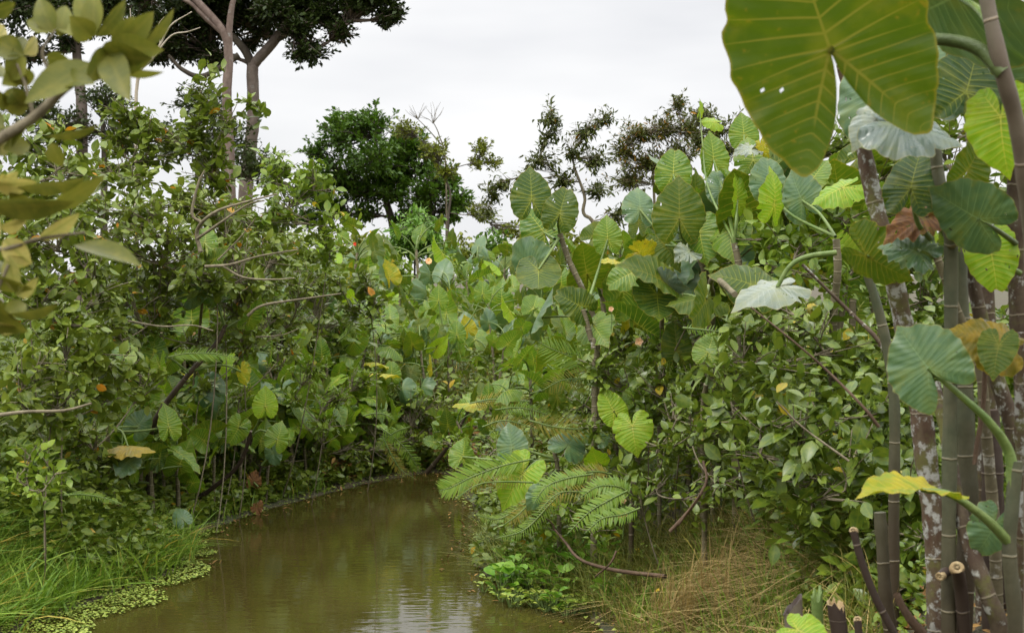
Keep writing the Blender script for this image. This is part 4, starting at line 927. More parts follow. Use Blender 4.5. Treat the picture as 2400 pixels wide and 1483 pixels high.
hero_plant("thick smooth grey green arum stalk, straightest of the right hand clump", [(2245, 590, 4.85), (2250, 800, 4.85), (2255, 1000, 4.85), (2268, 1190, 4.85), (2262, 1480, 4.85)], (.033, .029), mat='stalk_green', leaves=[
    D(a=(2292, 512), t=(2180, 450), d=4.2, dd=.05, mat='arum_grey', v=0, roll=-22, size=.165, wid=1.05, face=1, pet=[(2345, 545, 4.3), (2380, 570, 4.4)], pmat='petiole_dark', label="dull grey green leaf facing the sky"),
    D(a=(2322, 585), t=(2340, 680), d=4.4, dd=-.03, mat='arum_lime', v=1, roll=-12, size=.14, wid=1.0, pet=[(2360, 620, 4.45), (2390, 640, 4.5)]),
    D(a=(2150, 590), t=(2110, 575), d=4.4, dd=.02, mat='arum_grey', v=5, roll=45, size=.12, wid=1.1, pet=[(2190, 580, 4.45), (2235, 600, 4.5)]),
    D(a=(2170, 510), t=(2075, 540), d=4.4, dd=-.02, mat='arum_dead', v=5, roll=50, size=.14, wid=.9, label="shrivelled brown dead leaf", pet=[(2200, 530, 4.45), (2238, 590, 4.5)], pmat='petiole'),
    D(a=(2340, 800), t=(2290, 785), d=4.2, dd=0, mat='arum_mustard', v=4, roll=40, size=.14, wid=1.1, label="yellowing leaf"),
    D(a=(2340, 810), t=(2330, 860), d=4.15, dd=-.03, mat='arum_back', v=3, roll=10, size=.10)], wob=.015)
hero_plant("arum bowing over with long arched stalk that holds an olive leaf edge on", [(2195, 600, 4.6), (2240, 720, 4.6), (2292, 870, 4.6), (2305, 1010, 4.6), (2330, 1250, 4.65), (2340, 1450, 4.7)], (.022, .012), mat='stem', leaves=[
    D(a=(2032, 600), t=(2112, 650), d=4.6, dd=-.05, mat='arum_back', v=4, roll=38, size=.155, wid=1.1, pet=[(2070, 592, 4.6), (2130, 580, 4.6), (2190, 602, 4.6)], pr=(.009, .006)),
    D(a=(2185, 560), t=(2190, 530), d=4.6, dd=0, mat='petiole' if False else 'arum_lime', v=3, roll=75, size=.07)])
hero_plant("greenish edge stalk with a big heart shaped blue green leaf on an arching petiole", [(2382, 1080, 3.9), (2372, 1180, 3.9), (2368, 1300, 3.9), (2385, 1500, 3.9)], (.021, .017), mat='stalk_green', leaves=[
    D(a=(2175, 862), t=(2100, 765), d=3.85, dd=.06, mat='arum_grey', v=6, roll=-10, size=.138, wid=1.22, label="blue green heart shaped leaf", pet=[(2250, 925, 3.85), (2320, 990, 3.87), (2365, 1060, 3.9), (2376, 1150, 3.9)], pr=(.017, .006)),
    D(a=(2160, 1148), t=(1985, 1128), d=3.8, dd=-.08, mat='arum_yellow', v=3, roll=80, size=.185, wid=1.0, label="long yellow green leaf seen edge on", pet=[(2230, 1160, 3.82), (2310, 1215, 3.86), (2370, 1275, 3.9)], pr=(.015, .006)),
    D(a=(2330, 1230), t=(2300, 1290), d=4.3, dd=0, mat='arum_grey', v=2, roll=-20, size=.11)], wob=.01)
hero_plant("trunk mottled white with lichen above and purplish brown below, longest in the right hand clump", [(1975, 150, 4.8), (2018, 300, 4.8), (2045, 440, 4.75), (2080, 600, 4.7), (2105, 740, 4.7), (2148, 950, 4.7), (2172, 1100, 4.7), (2198, 1250, 4.7), (2208, 1480, 4.7)], (.043, .022), mat='lichen', name="lichen_trunk", cat="trunk", wob=.05)
hero_plant("leaning lichen spotted trunk crossing in front of the purplish foot of the longest trunk", [(2190, 900, 4.6), (2215, 1020, 4.5), (2235, 1150, 4.4), (2275, 1280, 4.35), (2322, 1400, 4.3), (2350, 1500, 4.3)], (.029, .018), mat='lichen2', name="lichen_trunk", cat="trunk", wob=.06)
hero_plant("mossy reddish trunk with white specks right of the smooth grey green stalk", [(2262, 560, 4.9), (2292, 700, 4.9), (2325, 860, 4.9), (2365, 1010, 4.9), (2395, 1180, 4.9), (2420, 1400, 4.9)], (.034, .020), mat='lichen2', name="lichen_trunk", cat="trunk", wob=.06)
hero_plant("dark mossy trunk running off the right edge behind the yellowing leaf", [(2380, 380, 4.7), (2388, 700, 4.7), (2392, 900, 4.7), (2415, 1100, 4.7)], (.036, .026), mat='lichen2', name="lichen_trunk", cat="trunk", wob=.06)
hero_plant("old grey trunk with broken top standing behind the bright right hand leaves", [(2278, 290, 5.2), (2290, 370, 5.2), (2302, 470, 5.2), (2310, 640, 5.2)], (.034, .026), mat='lichen2', name="lichen_trunk", cat="trunk", wob=.06)
hero_plant("pale green ringed stalk behind the short cut stems", [(2062, 1200, 5), (2072, 1290, 5), (2080, 1400, 5), (2090, 1500, 5)], (.024, .020), mat='stalk_green', name="arum_stalk", cat="stalk", wob=.02)
hero_plant("brown smooth stalk between the grey green stalk and the mossy trunk", [(2318, 960, 5.1), (2320, 1200, 5.1), (2330, 1480, 5.1)], (.038, .034), mat='stalk_brown', name="arum_stalk", cat="stalk", wob=.02)
hero_plant("slim grey stalk left of the mottled leaning trunk under the olive leaf", [(2030, 630, 5.6), (2060, 740, 5.6), (2082, 860, 5.6), (2095, 1010, 5.6)], (.022, .017), mat='stalk_green', name="arum_stalk", cat="stalk", wob=.02)
hero_plant("short hanging dead twig between two thick stalks", [(2312, 800, 4.4), (2305, 950, 4.4), (2290, 1040, 4.4), (2283, 1088, 4.4)], (.006, .008), mat='twig_red', name="dead_twig", cat="twig", to_ground=False)
for k_, (lab, st, r_, mt_) in enumerate([("darkest thin stalk against the right edge", [(2330, 1080, 5.2), (2345, 1300, 5.2), (2350, 1480, 5.2)], (.02, .02), 'stalk_brown'),
        ("lichened trunk low in the corner beside the greenish edge stalk", [(2410, 780, 4.4), (2395, 980, 4.4), (2405, 1250, 4.4)], (.03, .03), 'lichen')]):
    hero_plant(lab, st, r_, mat=mt_, name="arum_stalk", cat="stalk", wob=.03)

hero_plant("unseen arum added above the frame to shade the right hand clump", [(2440, -420, 4.2), (2450, 0, 4.2), (2455, 700, 4.2)], (.03, .025), mat='stalk_green', leaves=[  # extra leaves added above the frame to shade the lower right
    D(a=(1900 + 130 * i, -420 - 60 * (i % 3)), t=(1850 + 140 * i, -470 - 60 * (i % 2)), d=3.6 + .45 * ((i * 2) % 5), dd=.3 - .25 * (i % 3), mat='arum', v=i, roll=-50, size=.38, pet=[(2440, -420, 4.2)] if i % 2 else None) for i in range(8)])
woody("unseen_shade_tree", "unseen leafy boughs added above the frame to shade the right bank", "tree", np.array([3.3, 5.2, .75]), [(2050, -330, 5.2, 200, 80, .7), (2350, -300, 5.2, 200, 90, .7), (1900, -330, 6.6, 160, 70, .7), (2150, -300, 6.8, 200, 80, .8), (2400, -260, 7, 180, 90, .8), (2250, -420, 4.2, 200, 90, .6), (1750, -330, 7.4, 140, 60, .6)], None, 'L_right', 'twig', size=.13, T=T_OVAL, lai=2.0, k=8, tr=.05, shell=.1, mix=True,  # canopy added out of view; darkens the right bank and the water's sky glare
      trunk=[np.array([3.3, 5.2, .75]), np.array([3.2, 5.4, 2.2]), np.array([2.6, 5.6, 3.1])])
def cut_stem(label, stem, rad, mat, cutn, name="cut_stem", tilt=None):
    """stem px from the cut end down; the cut face is a pith coloured disc with a darker rim"""
    pts = [P(*q) for q in stem][::-1]; base = pts[0]
    o = thing(name, base, label, "cut stem", "cut arum stems on the right bank")
    sp = cr_spline(pts, 6); b = MB(); b.tube(sp, np.linspace(rad * 1.05, rad, len(sp)), 12, wob=.01)
    part(b, "stem", M[mat], o, base)
    # oblique cut
    c = sp[-1]; n = nrm(np.asarray(cutn, float)); u = nrm(np.cross(n, [0, 0, 1.0] if abs(n[2]) < .9 else [1.0, 0, 0])); v = np.cross(n, u)
    a = np.arange(16) / 16 * 2 * math.pi
    b = MB(); V = [c + n * .004]; F = []
    for k, rr in enumerate((.35, .8, .99)):
        for t in a: V.append(c + n * (.002 + .002 * (k == 1)) + (u * math.cos(t) * 1.12 + v * math.sin(t)) * rad * rr)
    for t in a: V.append(c - n * .012 + (u * math.cos(t) * 1.1 + v * math.sin(t)) * rad)
    Fq = [(1 + k * 16 + i, 1 + k * 16 + (i + 1) % 16, 17 + k * 16 + (i + 1) % 16, 17 + k * 16 + i) for k in range(3) for i in range(16)]
    b.add(V, [np.array(Fq), np.array([(0, 1 + i, 1 + (i + 1) % 16) for i in range(16)])], .0)
    part(b, "cut_face", M['cut'], o, base)
    return o
cut_stem("slender leaning ringed stem with oval cut end, tallest of the cut stems", [(2000, 1243, 4.6), (2018, 1310, 4.6), (2052, 1400, 4.6), (2105, 1500, 4.6)], .0115, 'stalk_brown', (-.6, -1, .3))
cut_stem("thick dark stem with round yellow cut end beside the purplish stalk", [(2243, 1330, 4.25), (2252, 1380, 4.3), (2262, 1500, 4.35)], .0185, 'stalk_brown', (-.1, -1, .55))
cut_stem("stubby side branch with rough slanted cut left of the round yellow cut", [(2203, 1350, 4.3), (2218, 1338, 4.33), (2236, 1350, 4.36)], .0125, 'stalk_brown', (-.9, -.8, -.2))
cut_stem("small round cut stem low at the bottom edge with whitish face", [(1878, 1452, 4.5), (1884, 1500, 4.5)], .012, 'stalk_brown', (-.1, -1, .5))
cut_stem("little brown cut stem with oval face right of the torn stump", [(2010, 1452, 4.5), (2016, 1520, 4.5)], .0115, 'stalk_brown', (-.2, -1, .6))

def torn_stump(label, stem, rad, mat, jag, tilt, inner='cut'):
    pts = [P(*q) for q in stem][::-1]; base = pts[0]
    o = thing("torn_stump", base, label, "stump")
    sp = cr_spline(pts, 6); n = 20; b = MB()
    a = np.arange(n) / n * 2 * math.pi; V = []; m = len(sp)
    jg = rng.uniform(-1, 1, n) * jag
    for i, c in enumerate(sp):
        top = max(0.0, (i - m + 4) / 3)
        for k, t in enumerate(a):
            dz = top * (math.cos(t - tilt[0]) * tilt[1] + jg[k])
            V.append(c + np.array([math.cos(t) * rad, math.sin(t) * rad, dz]))
    # hollow inside wall
    for i in range(3):
        for k, t in enumerate(a):
            dz = (math.cos(t - tilt[0]) * tilt[1] + jg[k]) if i == 0 else 0
            rr = rad * (.82, .72, .1)[i]
            V.append(sp[-1] + np.array([math.cos(t) * rr, math.sin(t) * rr, dz - (0, .03, .035)[i]]))
    V = np.array(V); rows = m + 3
    F = np.array([(i * n + k, i * n + (k + 1) % n, (i + 1) * n + (k + 1) % n, (i + 1) * n + k) for i in range(rows - 1) for k in range(n)])
    ln = np.repeat(np.arange(rows) * .04, n)
    b.add(V, F[:(m - 1) * n], ln); part(b, "stem", M[mat], o, base)
    b = MB(); b.add(V, F[(m - 1) * n:], 0); part(b, "torn_rim", M[inner], o, base)
    return o
torn_stump("broad grey brown stump torn to a hollow crescent at the bottom edge", [(1857, 1418, 4.6), (1862, 1470, 4.6), (1866, 1520, 4.6)], .029, 'stalk_pink', .006, (0, .032), 'stalk_brown')
torn_stump("splintered purplish stump with frayed pale top", [(1958, 1415, 4.6), (1966, 1470, 4.6), (1975, 1530, 4.6)], .026, 'stalk_brown', .014, (2.6, .012))
torn_stump("yellow green freshly split stump between the two brown stumps", [(1914, 1395, 4.7), (1916, 1450, 4.7), (1918, 1520, 4.7)], .018, 'petiole', .016, (1, .015), 'petiole')
_o, _b = hero_plant("low arum at the bottom edge showing one bright curled leaf top", [(1870, 1500, 4.2), (1872, 1560, 4.2)], (.012, .01), mat='petiole', leaves=[
    D(a=(1870, 1475), t=(1925, 1500), d=4.1, dd=-.05, mat='arum_lime', v=2, roll=-25, size=.10)], to_ground=False)
print("arums done", cnt)

# ------------------------------------------------------------------ shrubs
LS = "shrubs of the left bank"
def shrub(label, basepx, based, clumps, mat='L_shrub', group=LS, **k):
    k.setdefault('tr', .015); k.setdefault('crown', 'foliage'); k.setdefault('T', T_OVAL); k.setdefault('lai', 4.5); k.setdefault('mix', True); k.setdefault('shell', .3)
    return woody("leafy_shrub", label, "shrub", gnd(basepx, based), clumps, None, mat, k.pop('bark', 'twig'), group=group, **k)
shrub("tallest left shrub, its narrow top reaching up the tall forked trunk", 500, 10.5, [(495, 245, 11, 55, 44, .25), (535, 285, 11, 30, 40, .2), (450, 300, 11, 60, 50, .25), (500, 350, 11, 60, 55, .3), (585, 240, 11, 12, 10, .08), (455, 210, 11, 25, 20, .12), (400, 330, 11.2, 60, 45, .3), (490, 190, 11, 26, 18, .12), (500, 420, 11, 90, 50, .3)], size=.088, rbias=-.04)
shrub("left shrub with rounded top beside the pale dead twigs", 320, 10.8, [(290, 260, 11, 55, 42, .25), (340, 290, 11, 60, 45, .25), (270, 320, 11, 60, 45, .3), (350, 360, 11, 80, 50, .35), (250, 390, 10.8, 70, 45, .3), (310, 420, 10.6, 80, 40, .3)], size=.088)
shrub("left shrub spreading below the blurred branch near the frame edge", 130, 9.6, [(150, 310, 10, 50, 40, .25), (110, 370, 10, 70, 45, .3), (50, 340, 10, 60, 45, .3), (170, 400, 9.8, 80, 45, .35), (60, 440, 9.6, 90, 55, .35), (-20, 400, 9.8, 60, 60, .3), (-10, 300, 10, 50, 40, .25)], size=.092, lai=5)
shrub("left shrub reaching rightwards with lime tips in front of the round green tree", 660, 12, [(740, 400, 11.6, 55, 35, .25), (700, 440, 11.6, 70, 45, .3), (640, 420, 11.8, 60, 45, .3), (780, 440, 11.6, 32, 22, .2), (650, 500, 11.4, 90, 50, .35), (760, 530, 11.4, 60, 28, .25), (790, 500, 11.4, 26, 14, .15), (650, 380, 11.8, 60, 34, .25), (770, 590, 11.6, 45, 32, .25)], mat='L_shrub_fresh', size=.09)
shrub("broad left shrub with pale twigs in the middle of the bank thicket", 430, 10.2, [(430, 470, 10.4, 100, 55, .35), (330, 490, 10.2, 90, 50, .35), (520, 500, 10.6, 80, 50, .35), (400, 550, 10, 110, 55, .4), (540, 580, 10.4, 90, 55, .4), (290, 580, 9.9, 90, 55, .35), (640, 590, 10.8, 70, 50, .3), (510, 660, 10.2, 80, 45, .3), (600, 660, 10.4, 70, 40, .3), (440, 640, 10, 70, 40, .3)], size=.08, lai=4.2)
shrub("lower left shrub sprinkled with orange old leaves", 150, 9.0, [(150, 500, 9.3, 100, 55, .35), (60, 560, 9.1, 90, 60, .35), (200, 590, 9.2, 90, 55, .35), (110, 660, 8.9, 100, 60, .35), (230, 680, 9.1, 90, 55, .35), (30, 720, 8.7, 70, 60, .3), (160, 760, 8.8, 100, 60, .35)], size=.095, lai=4.6)
shrub("shrub with oval dull green leaves above the near left grass", 110, 8.4, [(90, 850, 8.4, 110, 55, .3), (220, 830, 8.8, 90, 55, .3), (40, 930, 8.3, 80, 50, .3), (170, 920, 8.5, 100, 50, .3), (290, 870, 9.0, 70, 45, .3), (260, 930, 9.0, 80, 40, .25), (120, 985, 8.6, 90, 26, .2)], size=.10, lai=4.2, rbias=.05)
shrub("shaded shrub on the left bank threaded with long pale sprawling branches", 560, 11.2, [(600, 660, 11.0, 90, 55, .35), (480, 670, 10.9, 90, 50, .35), (700, 670, 11.4, 70, 45, .3), (380, 700, 10.4, 90, 55, .35), (560, 740, 11.0, 80, 40, .3), (330, 770, 10.2, 80, 45, .3), (690, 740, 11.6, 70, 40, .3)], size=.075, lai=3.4)
shrub("dark leaved cluster shrub standing out right of the left bank thicket", 850, 12.6, [(850, 660, 12.3, 55, 38, .25), (880, 700, 12.3, 40, 32, .2), (820, 720, 12.4, 45, 32, .2), (790, 660, 12.4, 40, 30, .2), (870, 740, 12.3, 40, 28, .2)], mat='L_shrub', size=.085, lai=4, rbias=-.3)
shrub("leafy shrub tucked around the bent yellow green stalk of the striped leaf arum", 520, 11, [(500, 790, 10.8, 70, 40, .25), (590, 800, 11, 60, 36, .25), (440, 800, 10.8, 50, 36, .2), (640, 740, 11.2, 60, 36, .2), (560, 930, 11.4, 60, 40, .2), (480, 900, 11, 50, 40, .2), (400, 960, 10.6, 50, 36, .2), (680, 810, 11.6, 50, 36, .2)], size=.07, lai=2.8, tr=.01)
shrub("trailing shrub hanging its small leaves down to the water along the far left bank", 700, 12.7, [(420, 1120, 11.1, 50, 40, .2), (500, 1100, 11.6, 50, 36, .2), (580, 1080, 11.9, 50, 40, .2), (660, 1080, 12.2, 50, 40, .2), (740, 1060, 12.6, 50, 45, .2), (820, 1050, 13, 55, 42, .2), (900, 1050, 13.4, 55, 40, .2), (970, 1030, 13.8, 50, 45, .2), (860, 960, 13.4, 60, 40, .2), (960, 940, 13.9, 60, 45, .2), (560, 960, 12.2, 60, 50, .2), (660, 860, 12.6, 60, 45, .2), (460, 980, 11.6, 50, 50, .2), (1040, 960, 13.8, 50, 45, .2)], mat='L_under', size=.06, lai=2.6, tr=.01, droop=.3)
shrub("small leaved sprig shrub in front of the dark hollow", 720, 11.9, [(730, 860, 11.8, 50, 40, .2), (690, 930, 11.8, 40, 30, .2), (790, 930, 12, 60, 36, .2), (850, 890, 12.2, 50, 40, .2), (760, 1000, 11.9, 60, 34, .2)], mat='L_shrub_fresh', size=.055, lai=2.6, tr=.012)
shrub("leggy sprig with fresh oval leaves over the left grass", 90, 8.2, [(90, 1060, 8.1, 60, 40, .2), (130, 1110, 8.0, 45, 30, .15), (40, 1120, 8.0, 50, 40, .2), (100, 1150, 7.9, 50, 22, .15)], mat='L_shrub_fresh', size=.07, lai=3, tr=.01, rbias=.1)
shrub("deep shaded shrub closing the back of the left thicket", 520, 13.2, [(330, 640, 13, 120, 70, .4), (480, 620, 13.2, 110, 70, .4), (620, 640, 13.4, 110, 60, .4), (740, 660, 13.6, 90, 60, .4), (400, 760, 12.8, 110, 70, .4), (560, 760, 13.2, 110, 70, .4), (700, 780, 13.5, 100, 60, .4), (640, 540, 13.6, 100, 50, .4), (520, 500, 13.4, 110, 60, .4), (420, 860, 12.8, 90, 50, .3), (800, 760, 13.8, 70, 60, .3)], size=.085, lai=3.4, rbias=-.1)
shrub("broad shrub with pale backed leaves between the striped leaf arum and the near shrubs", 300, 9.8, [(280, 680, 9.9, 90, 50, .3), (370, 640, 10.1, 90, 50, .3), (260, 760, 9.7, 80, 50, .3), (380, 720, 10.1, 60, 40, .3), (340, 900, 9.8, 60, 45, .25), (190, 1010, 9.4, 80, 40, .25), (60, 1040, 9.2, 70, 30, .2), (240, 1080, 9.6, 70, 35, .2)], size=.085, lai=3.8)
shrub("back row shrub closing the gap behind the near branch at the left frame edge", 60, 12, [(20, 480, 12, 90, 60, .4), (120, 480, 12, 90, 60, .4), (40, 580, 12, 100, 60, .4), (220, 470, 12, 80, 50, .4), (200, 560, 12, 90, 60, .4), (320, 520, 12.2, 80, 50, .4), (-40, 600, 12, 90, 80, .4), (100, 660, 12, 100, 60, .4)], size=.09, lai=3.4)
RS = "shrubs of the right thicket"
shrub("tall right thicket shrub hiding the skyline between the pale arum leaves and the lichen trunk", 1850, 9.6, [(1820, 420, 9.6, 80, 50, .3), (1900, 380, 9.6, 80, 60, .3), (1970, 330, 9.6, 70, 60, .3), (1740, 470, 9.6, 80, 50, .3), (1880, 480, 9.4, 100, 60, .3), (2020, 420, 9.4, 80, 70, .3), (1660, 520, 9.8, 80, 45, .3), (1700, 600, 9.6, 90, 60, .3), (1820, 620, 9.2, 100, 60, .3), (1600, 640, 9.8, 80, 50, .3), (1590, 720, 9.6, 80, 50, .3)], 'L_right', "shrubs of the right thicket", size=.08, lai=3.4, tr=.025)
shrub("right shrub with gleaming oval leaves below the white leaf", 1800, 7.6, [(1760, 760, 7.4, 100, 60, .3), (1880, 740, 7.4, 90, 60, .3), (1700, 850, 7.3, 80, 55, .3), (1830, 860, 7.1, 110, 60, .3), (1960, 820, 7.3, 80, 60, .3), (1800, 700, 7.6, 90, 40, .3)], 'L_right', RS, size=.088, lai=4.4, sp=.34)
shrub("right shrub filling the shade behind the lichen trunks", 2150, 7.4, [(2080, 700, 7.4, 80, 70, .3), (2180, 700, 7.6, 80, 80, .3), (2130, 820, 7.4, 80, 60, .3), (2220, 850, 7.6, 90, 80, .3), (2330, 760, 7.6, 90, 90, .3), (2150, 600, 7.6, 80, 60, .3), (2380, 900, 7.6, 60, 90, .3), (2300, 620, 7.8, 80, 70, .3)], 'L_right', RS, size=.085, lai=4, rbias=-.1)
shrub("right shrub with hanging dark leaves over the dry grass slope", 1950, 6.6, [(1800, 990, 6.7, 110, 60, .3), (1920, 970, 6.5, 110, 70, .3), (1700, 970, 6.9, 80, 50, .25), (1880, 1080, 6.4, 100, 60, .25), (2010, 1050, 6.3, 80, 70, .25), (1980, 1150, 6.2, 80, 45, .2), (1780, 1070, 6.6, 80, 45, .25), (2090, 960, 6.6, 50, 70, .25), (1900, 1170, 6.3, 60, 30, .2)], 'L_right', RS, size=.098, lai=4.4, droop=.35, rbias=-.12, sp=.34)
shrub("right thicket shrub with yellow tinged leaves around the arching petioles", 1880, 8, [(1780, 560, 8.2, 80, 45, .3), (1880, 560, 8, 90, 45, .3), (1850, 640, 7.8, 90, 45, .3), (1960, 660, 7.7, 80, 50, .3), (2020, 500, 8, 60, 60, .3), (1950, 480, 8, 60, 50, .3), (1700, 620, 8.6, 70, 40, .3)], 'L_shrub_fresh', RS, size=.085, lai=3.2)
shrub("dark leafy growth low behind the right hand stalks", 2250, 6.3, [(2120, 1120, 6.2, 70, 60, .25), (2230, 1100, 6.3, 80, 70, .25), (2340, 1080, 6.3, 80, 80, .25), (2160, 1260, 6, 70, 60, .2), (2280, 1260, 6.1, 80, 60, .2), (2390, 1240, 6.2, 70, 80, .2), (2060, 1240, 6.1, 50, 50, .2), (2100, 1370, 5.9, 70, 40, .2), (2260, 1390, 5.9, 80, 50, .2), (2380, 1400, 5.9, 70, 50, .2)], 'L_right', RS, size=.085, lai=3.8, rbias=-.25, droop=.3)
shrub("tall backing shrub that closes off the sky between the right hand stalks", 2280, 8.6, [(2100, 380, 8.6, 90, 70, .3), (2200, 320, 8.8, 90, 80, .3), (2330, 300, 8.8, 90, 100, .3), (2250, 450, 8.6, 110, 80, .3), (2380, 480, 8.6, 80, 90, .3), (2300, 160, 9, 90, 80, .3), (2400, 80, 9, 60, 110, .3), (2200, 200, 9, 60, 60, .3), (2120, 500, 8.6, 70, 60, .3), (2000, 420, 8.6, 60, 40, .3)], 'L_right', RS, size=.09, lai=3.6, tr=.03)
shrub("scrubby right shrub between the fan ribbed leaf and the round lime leaves", 1590, 8.6, [(1580, 800, 8.6, 80, 45, .3), (1540, 880, 8.6, 80, 45, .3), (1620, 920, 8.2, 80, 50, .3), (1600, 1010, 8, 70, 45, .25), (1680, 1060, 7.6, 60, 40, .2), (1520, 790, 9, 60, 40, .3), (1640, 870, 8.2, 60, 40, .25)], 'L_right', RS, size=.075, lai=3.6)
shrub("shrub with small glossy leaves masking the stems of the middle arums", 1520, 8.9, [(1440, 880, 8.8, 70, 45, .25), (1520, 950, 8.6, 70, 45, .25), (1600, 930, 8, 60, 45, .25), (1370, 950, 9.2, 60, 40, .25), (1560, 1050, 7.9, 60, 45, .2), (1640, 1000, 7.6, 60, 45, .2), (1450, 800, 9.4, 60, 40, .25), (1690, 1130, 7.2, 60, 35, .2), (1560, 860, 8.4, 60, 40, .25), (1400, 860, 8.5, 60, 50, .2), (1390, 1000, 8.5, 60, 40, .2), (1620, 740, 8.2, 60, 35, .25)], 'L_right', RS, size=.062, lai=3.2, tr=.012)
shrub("low tangle of fresh leaves overhanging the water at the right bank", 1300, 9.6, [(1130, 1090, 10, 50, 34, .2), (1180, 1150, 9.5, 50, 34, .2), (1210, 1220, 9.0, 45, 30, .15), (1260, 1190, 8.8, 50, 34, .2), (1330, 1190, 8.5, 60, 30, .2), (1300, 1100, 9.2, 70, 34, .2), (1400, 1130, 8.6, 60, 34, .2), (1180, 1040, 10.4, 60, 36, .2), (1080, 1040, 11.4, 50, 34, .2), (1270, 1240, 8.7, 50, 24, .15), (1400, 1240, 8.0, 50, 26, .15), (1350, 1020, 9.6, 70, 36, .2)], 'L_shrub_fresh', RS, size=.055, lai=2.8, tr=.008)
shrub("low creeping shrub at the front edge of the right thicket", 1580, 7.9, [(1560, 1130, 7.9, 60, 35, .2), (1620, 1170, 7.6, 55, 28, .2), (1500, 1170, 8, 45, 26, .15), (1480, 1110, 8.2, 50, 30, .2)], 'L_right', RS, size=.07, lai=2.6, tr=.01)
# scrub behind and between the field arums
FS = "scrub at the far edge of the arum field"
for i, (px, py, d, rx, ry, mt_) in enumerate([(830, 560, 26, 50, 30, 'L_olive'), (880, 570, 28, 45, 24, 'L_shrub_fresh'), (1080, 575, 30, 70, 20, 'L_olive'), (1150, 560, 30, 60, 26, 'L_mid'), (1230, 575, 28, 60, 24, 'L_olive'), (1330, 560, 24, 60, 30, 'L_olive'), (760, 580, 22, 50, 30, 'L_shrub'), (1450, 570, 22, 60, 30, 'L_shrub'), (1040, 600, 20, 40, 16, 'L_shrub_fresh'), (930, 610, 19, 30, 14, 'L_shrub_fresh'), (700, 560, 16, 70, 40, 'L_shrub'), (600, 540, 15, 80, 40, 'L_shrub'), (1560, 600, 16, 80, 40, 'L_right'), (1700, 560, 14, 90, 50, 'L_right'), (1850, 520, 13, 90, 60, 'L_right'), (1650, 460, 16, 60, 60, 'L_right')]):
    shrub("low yellow green scrub bush at the far edge of the arum field", px, d, [(px, py, d, rx, ry, .5), (px + rx * .5, py + ry, d, rx * .8, ry, .5), (px - rx * .5, py + ry, d, rx * .8, ry, .5), (px, py + ry * 1.8, d, rx, ry, .5)], mt_, FS, size=.12 if d > 18 else .09, lai=3.2, k=7, twigs=False)
# long sprawling pale branches across the left thicket
bare("sprawling_branch", "long pale branch slanting up out of the left thicket towards the tall trunk", "branch", P(470, 590, 9.6), [([P(470, 590, 9.6), P(462, 540, 9.6), P(500, 500, 9.5), P(560, 478, 9.5), P(650, 455, 9.5)], .016, .005), ([P(462, 560, 9.6), P(520, 520, 9.5), P(580, 480, 9.5), P(620, 470, 9.5)], .011, .004), ([P(470, 520, 9.6), P(450, 500, 9.6), P(465, 430, 9.6), P(480, 400, 9.6)], .012, .006)], 'twig')
bare("sprawling_branch", "thin horizontal branch crossing mid height of the left thicket", "branch", P(480, 625, 9.6), [([P(480, 625, 9.6), P(540, 620, 9.6), P(610, 600, 9.6), P(700, 585, 9.6)], .011, .004), ([P(520, 622, 9.6), P(570, 650, 9.6), P(640, 655, 9.6), P(690, 652, 9.6)], .008, .004), ([P(510, 610, 9.6), P(560, 560, 9.6), P(600, 510, 9.6)], .006, .003)], 'twig')
bare("sprawling_branch", "pale branch pointing right above the arum with striped leaf", "branch", P(580, 740, 10.2), [([P(580, 740, 10.2), P(615, 716, 10.2), P(700, 702, 10.2), P(800, 688, 10.2)], .012, .005)], 'twig')
bare("sprawling_branch", "thin pale branch lying level just above the left palm frond", "branch", P(300, 752, 9.4), [([P(300, 752, 9.4), P(380, 765, 9.4), P(450, 762, 9.4), P(500, 775, 9.4)], .007, .004)], 'twig')
bare("sprawling_branch", "short thin branch below the branch that points right", "branch", P(600, 790, 10.4), [([P(600, 790, 10.4), P(660, 785, 10.4), P(700, 770, 10.4)], .006, .003)], 'twig')
bare("sprawling_branch", "grey branch lying low along the bottom of the left shrubs", "branch", P(0, 975, 7.9), [([P(-20, 975, 7.9), P(60, 965, 7.9), P(150, 962, 7.9), P(215, 945, 7.9)], .012, .006)], 'twig')
bare("sprawling_branch", "reddish brown stem slanting down through the right thicket", "branch", P(2020, 950, 5.6), [([P(1760, 720, 5.8), P(1860, 800, 5.7), P(1940, 870, 5.7), P(2020, 950, 5.6), P(2060, 1000, 5.6)], .003, .007)], 'twig_red')
bare("sprawling_branch", "thicker brown bough slanting into the lichen trunk from the white leaf", "branch", P(2080, 850, 6.3), [([P(1880, 620, 6.4), P(1980, 720, 6.4), P(2060, 800, 6.3), P(2090, 870, 6.3)], .007, .011)], 'lichen2')
bare("sprawling_branch", "thin dry stalk crossing the hanging dark leaves", "branch", P(1990, 1080, 5.9), [([P(1990, 1080, 5.9), P(1880, 1000, 6), P(1820, 940, 6)], .005, .003)], 'twig')
bare("driftwood_branch", "curved fallen branch with pale tip lying on the right bank grass", "branch", P(1440, 1330, 7.7), [([P(1300, 1240, 8.2), P(1325, 1270, 8.1), P(1360, 1310, 7.9), P(1440, 1335, 7.7), P(1560, 1350, 7.4)], .006, .012), ([P(1300, 1240, 8.2), P(1290, 1222, 8.2), P(1262, 1205, 8.2)], .006, .004), ([P(1395, 1350, 7.6), P(1430, 1320, 7.5), P(1445, 1290, 7.5)], .004, .006)], 'twig_red')
bare("driftwood_branch", "forked brown stem rising from the dry grass to the low shrub", "branch", P(1575, 1240, 7.2), [([P(1570, 1245, 7.2), P(1620, 1190, 7.2), P(1655, 1130, 7.2), P(1648, 1080, 7.3)], .010, .006), ([P(1590, 1230, 7.2), P(1640, 1160, 7.1)], .006, .004)], 'twig_red')
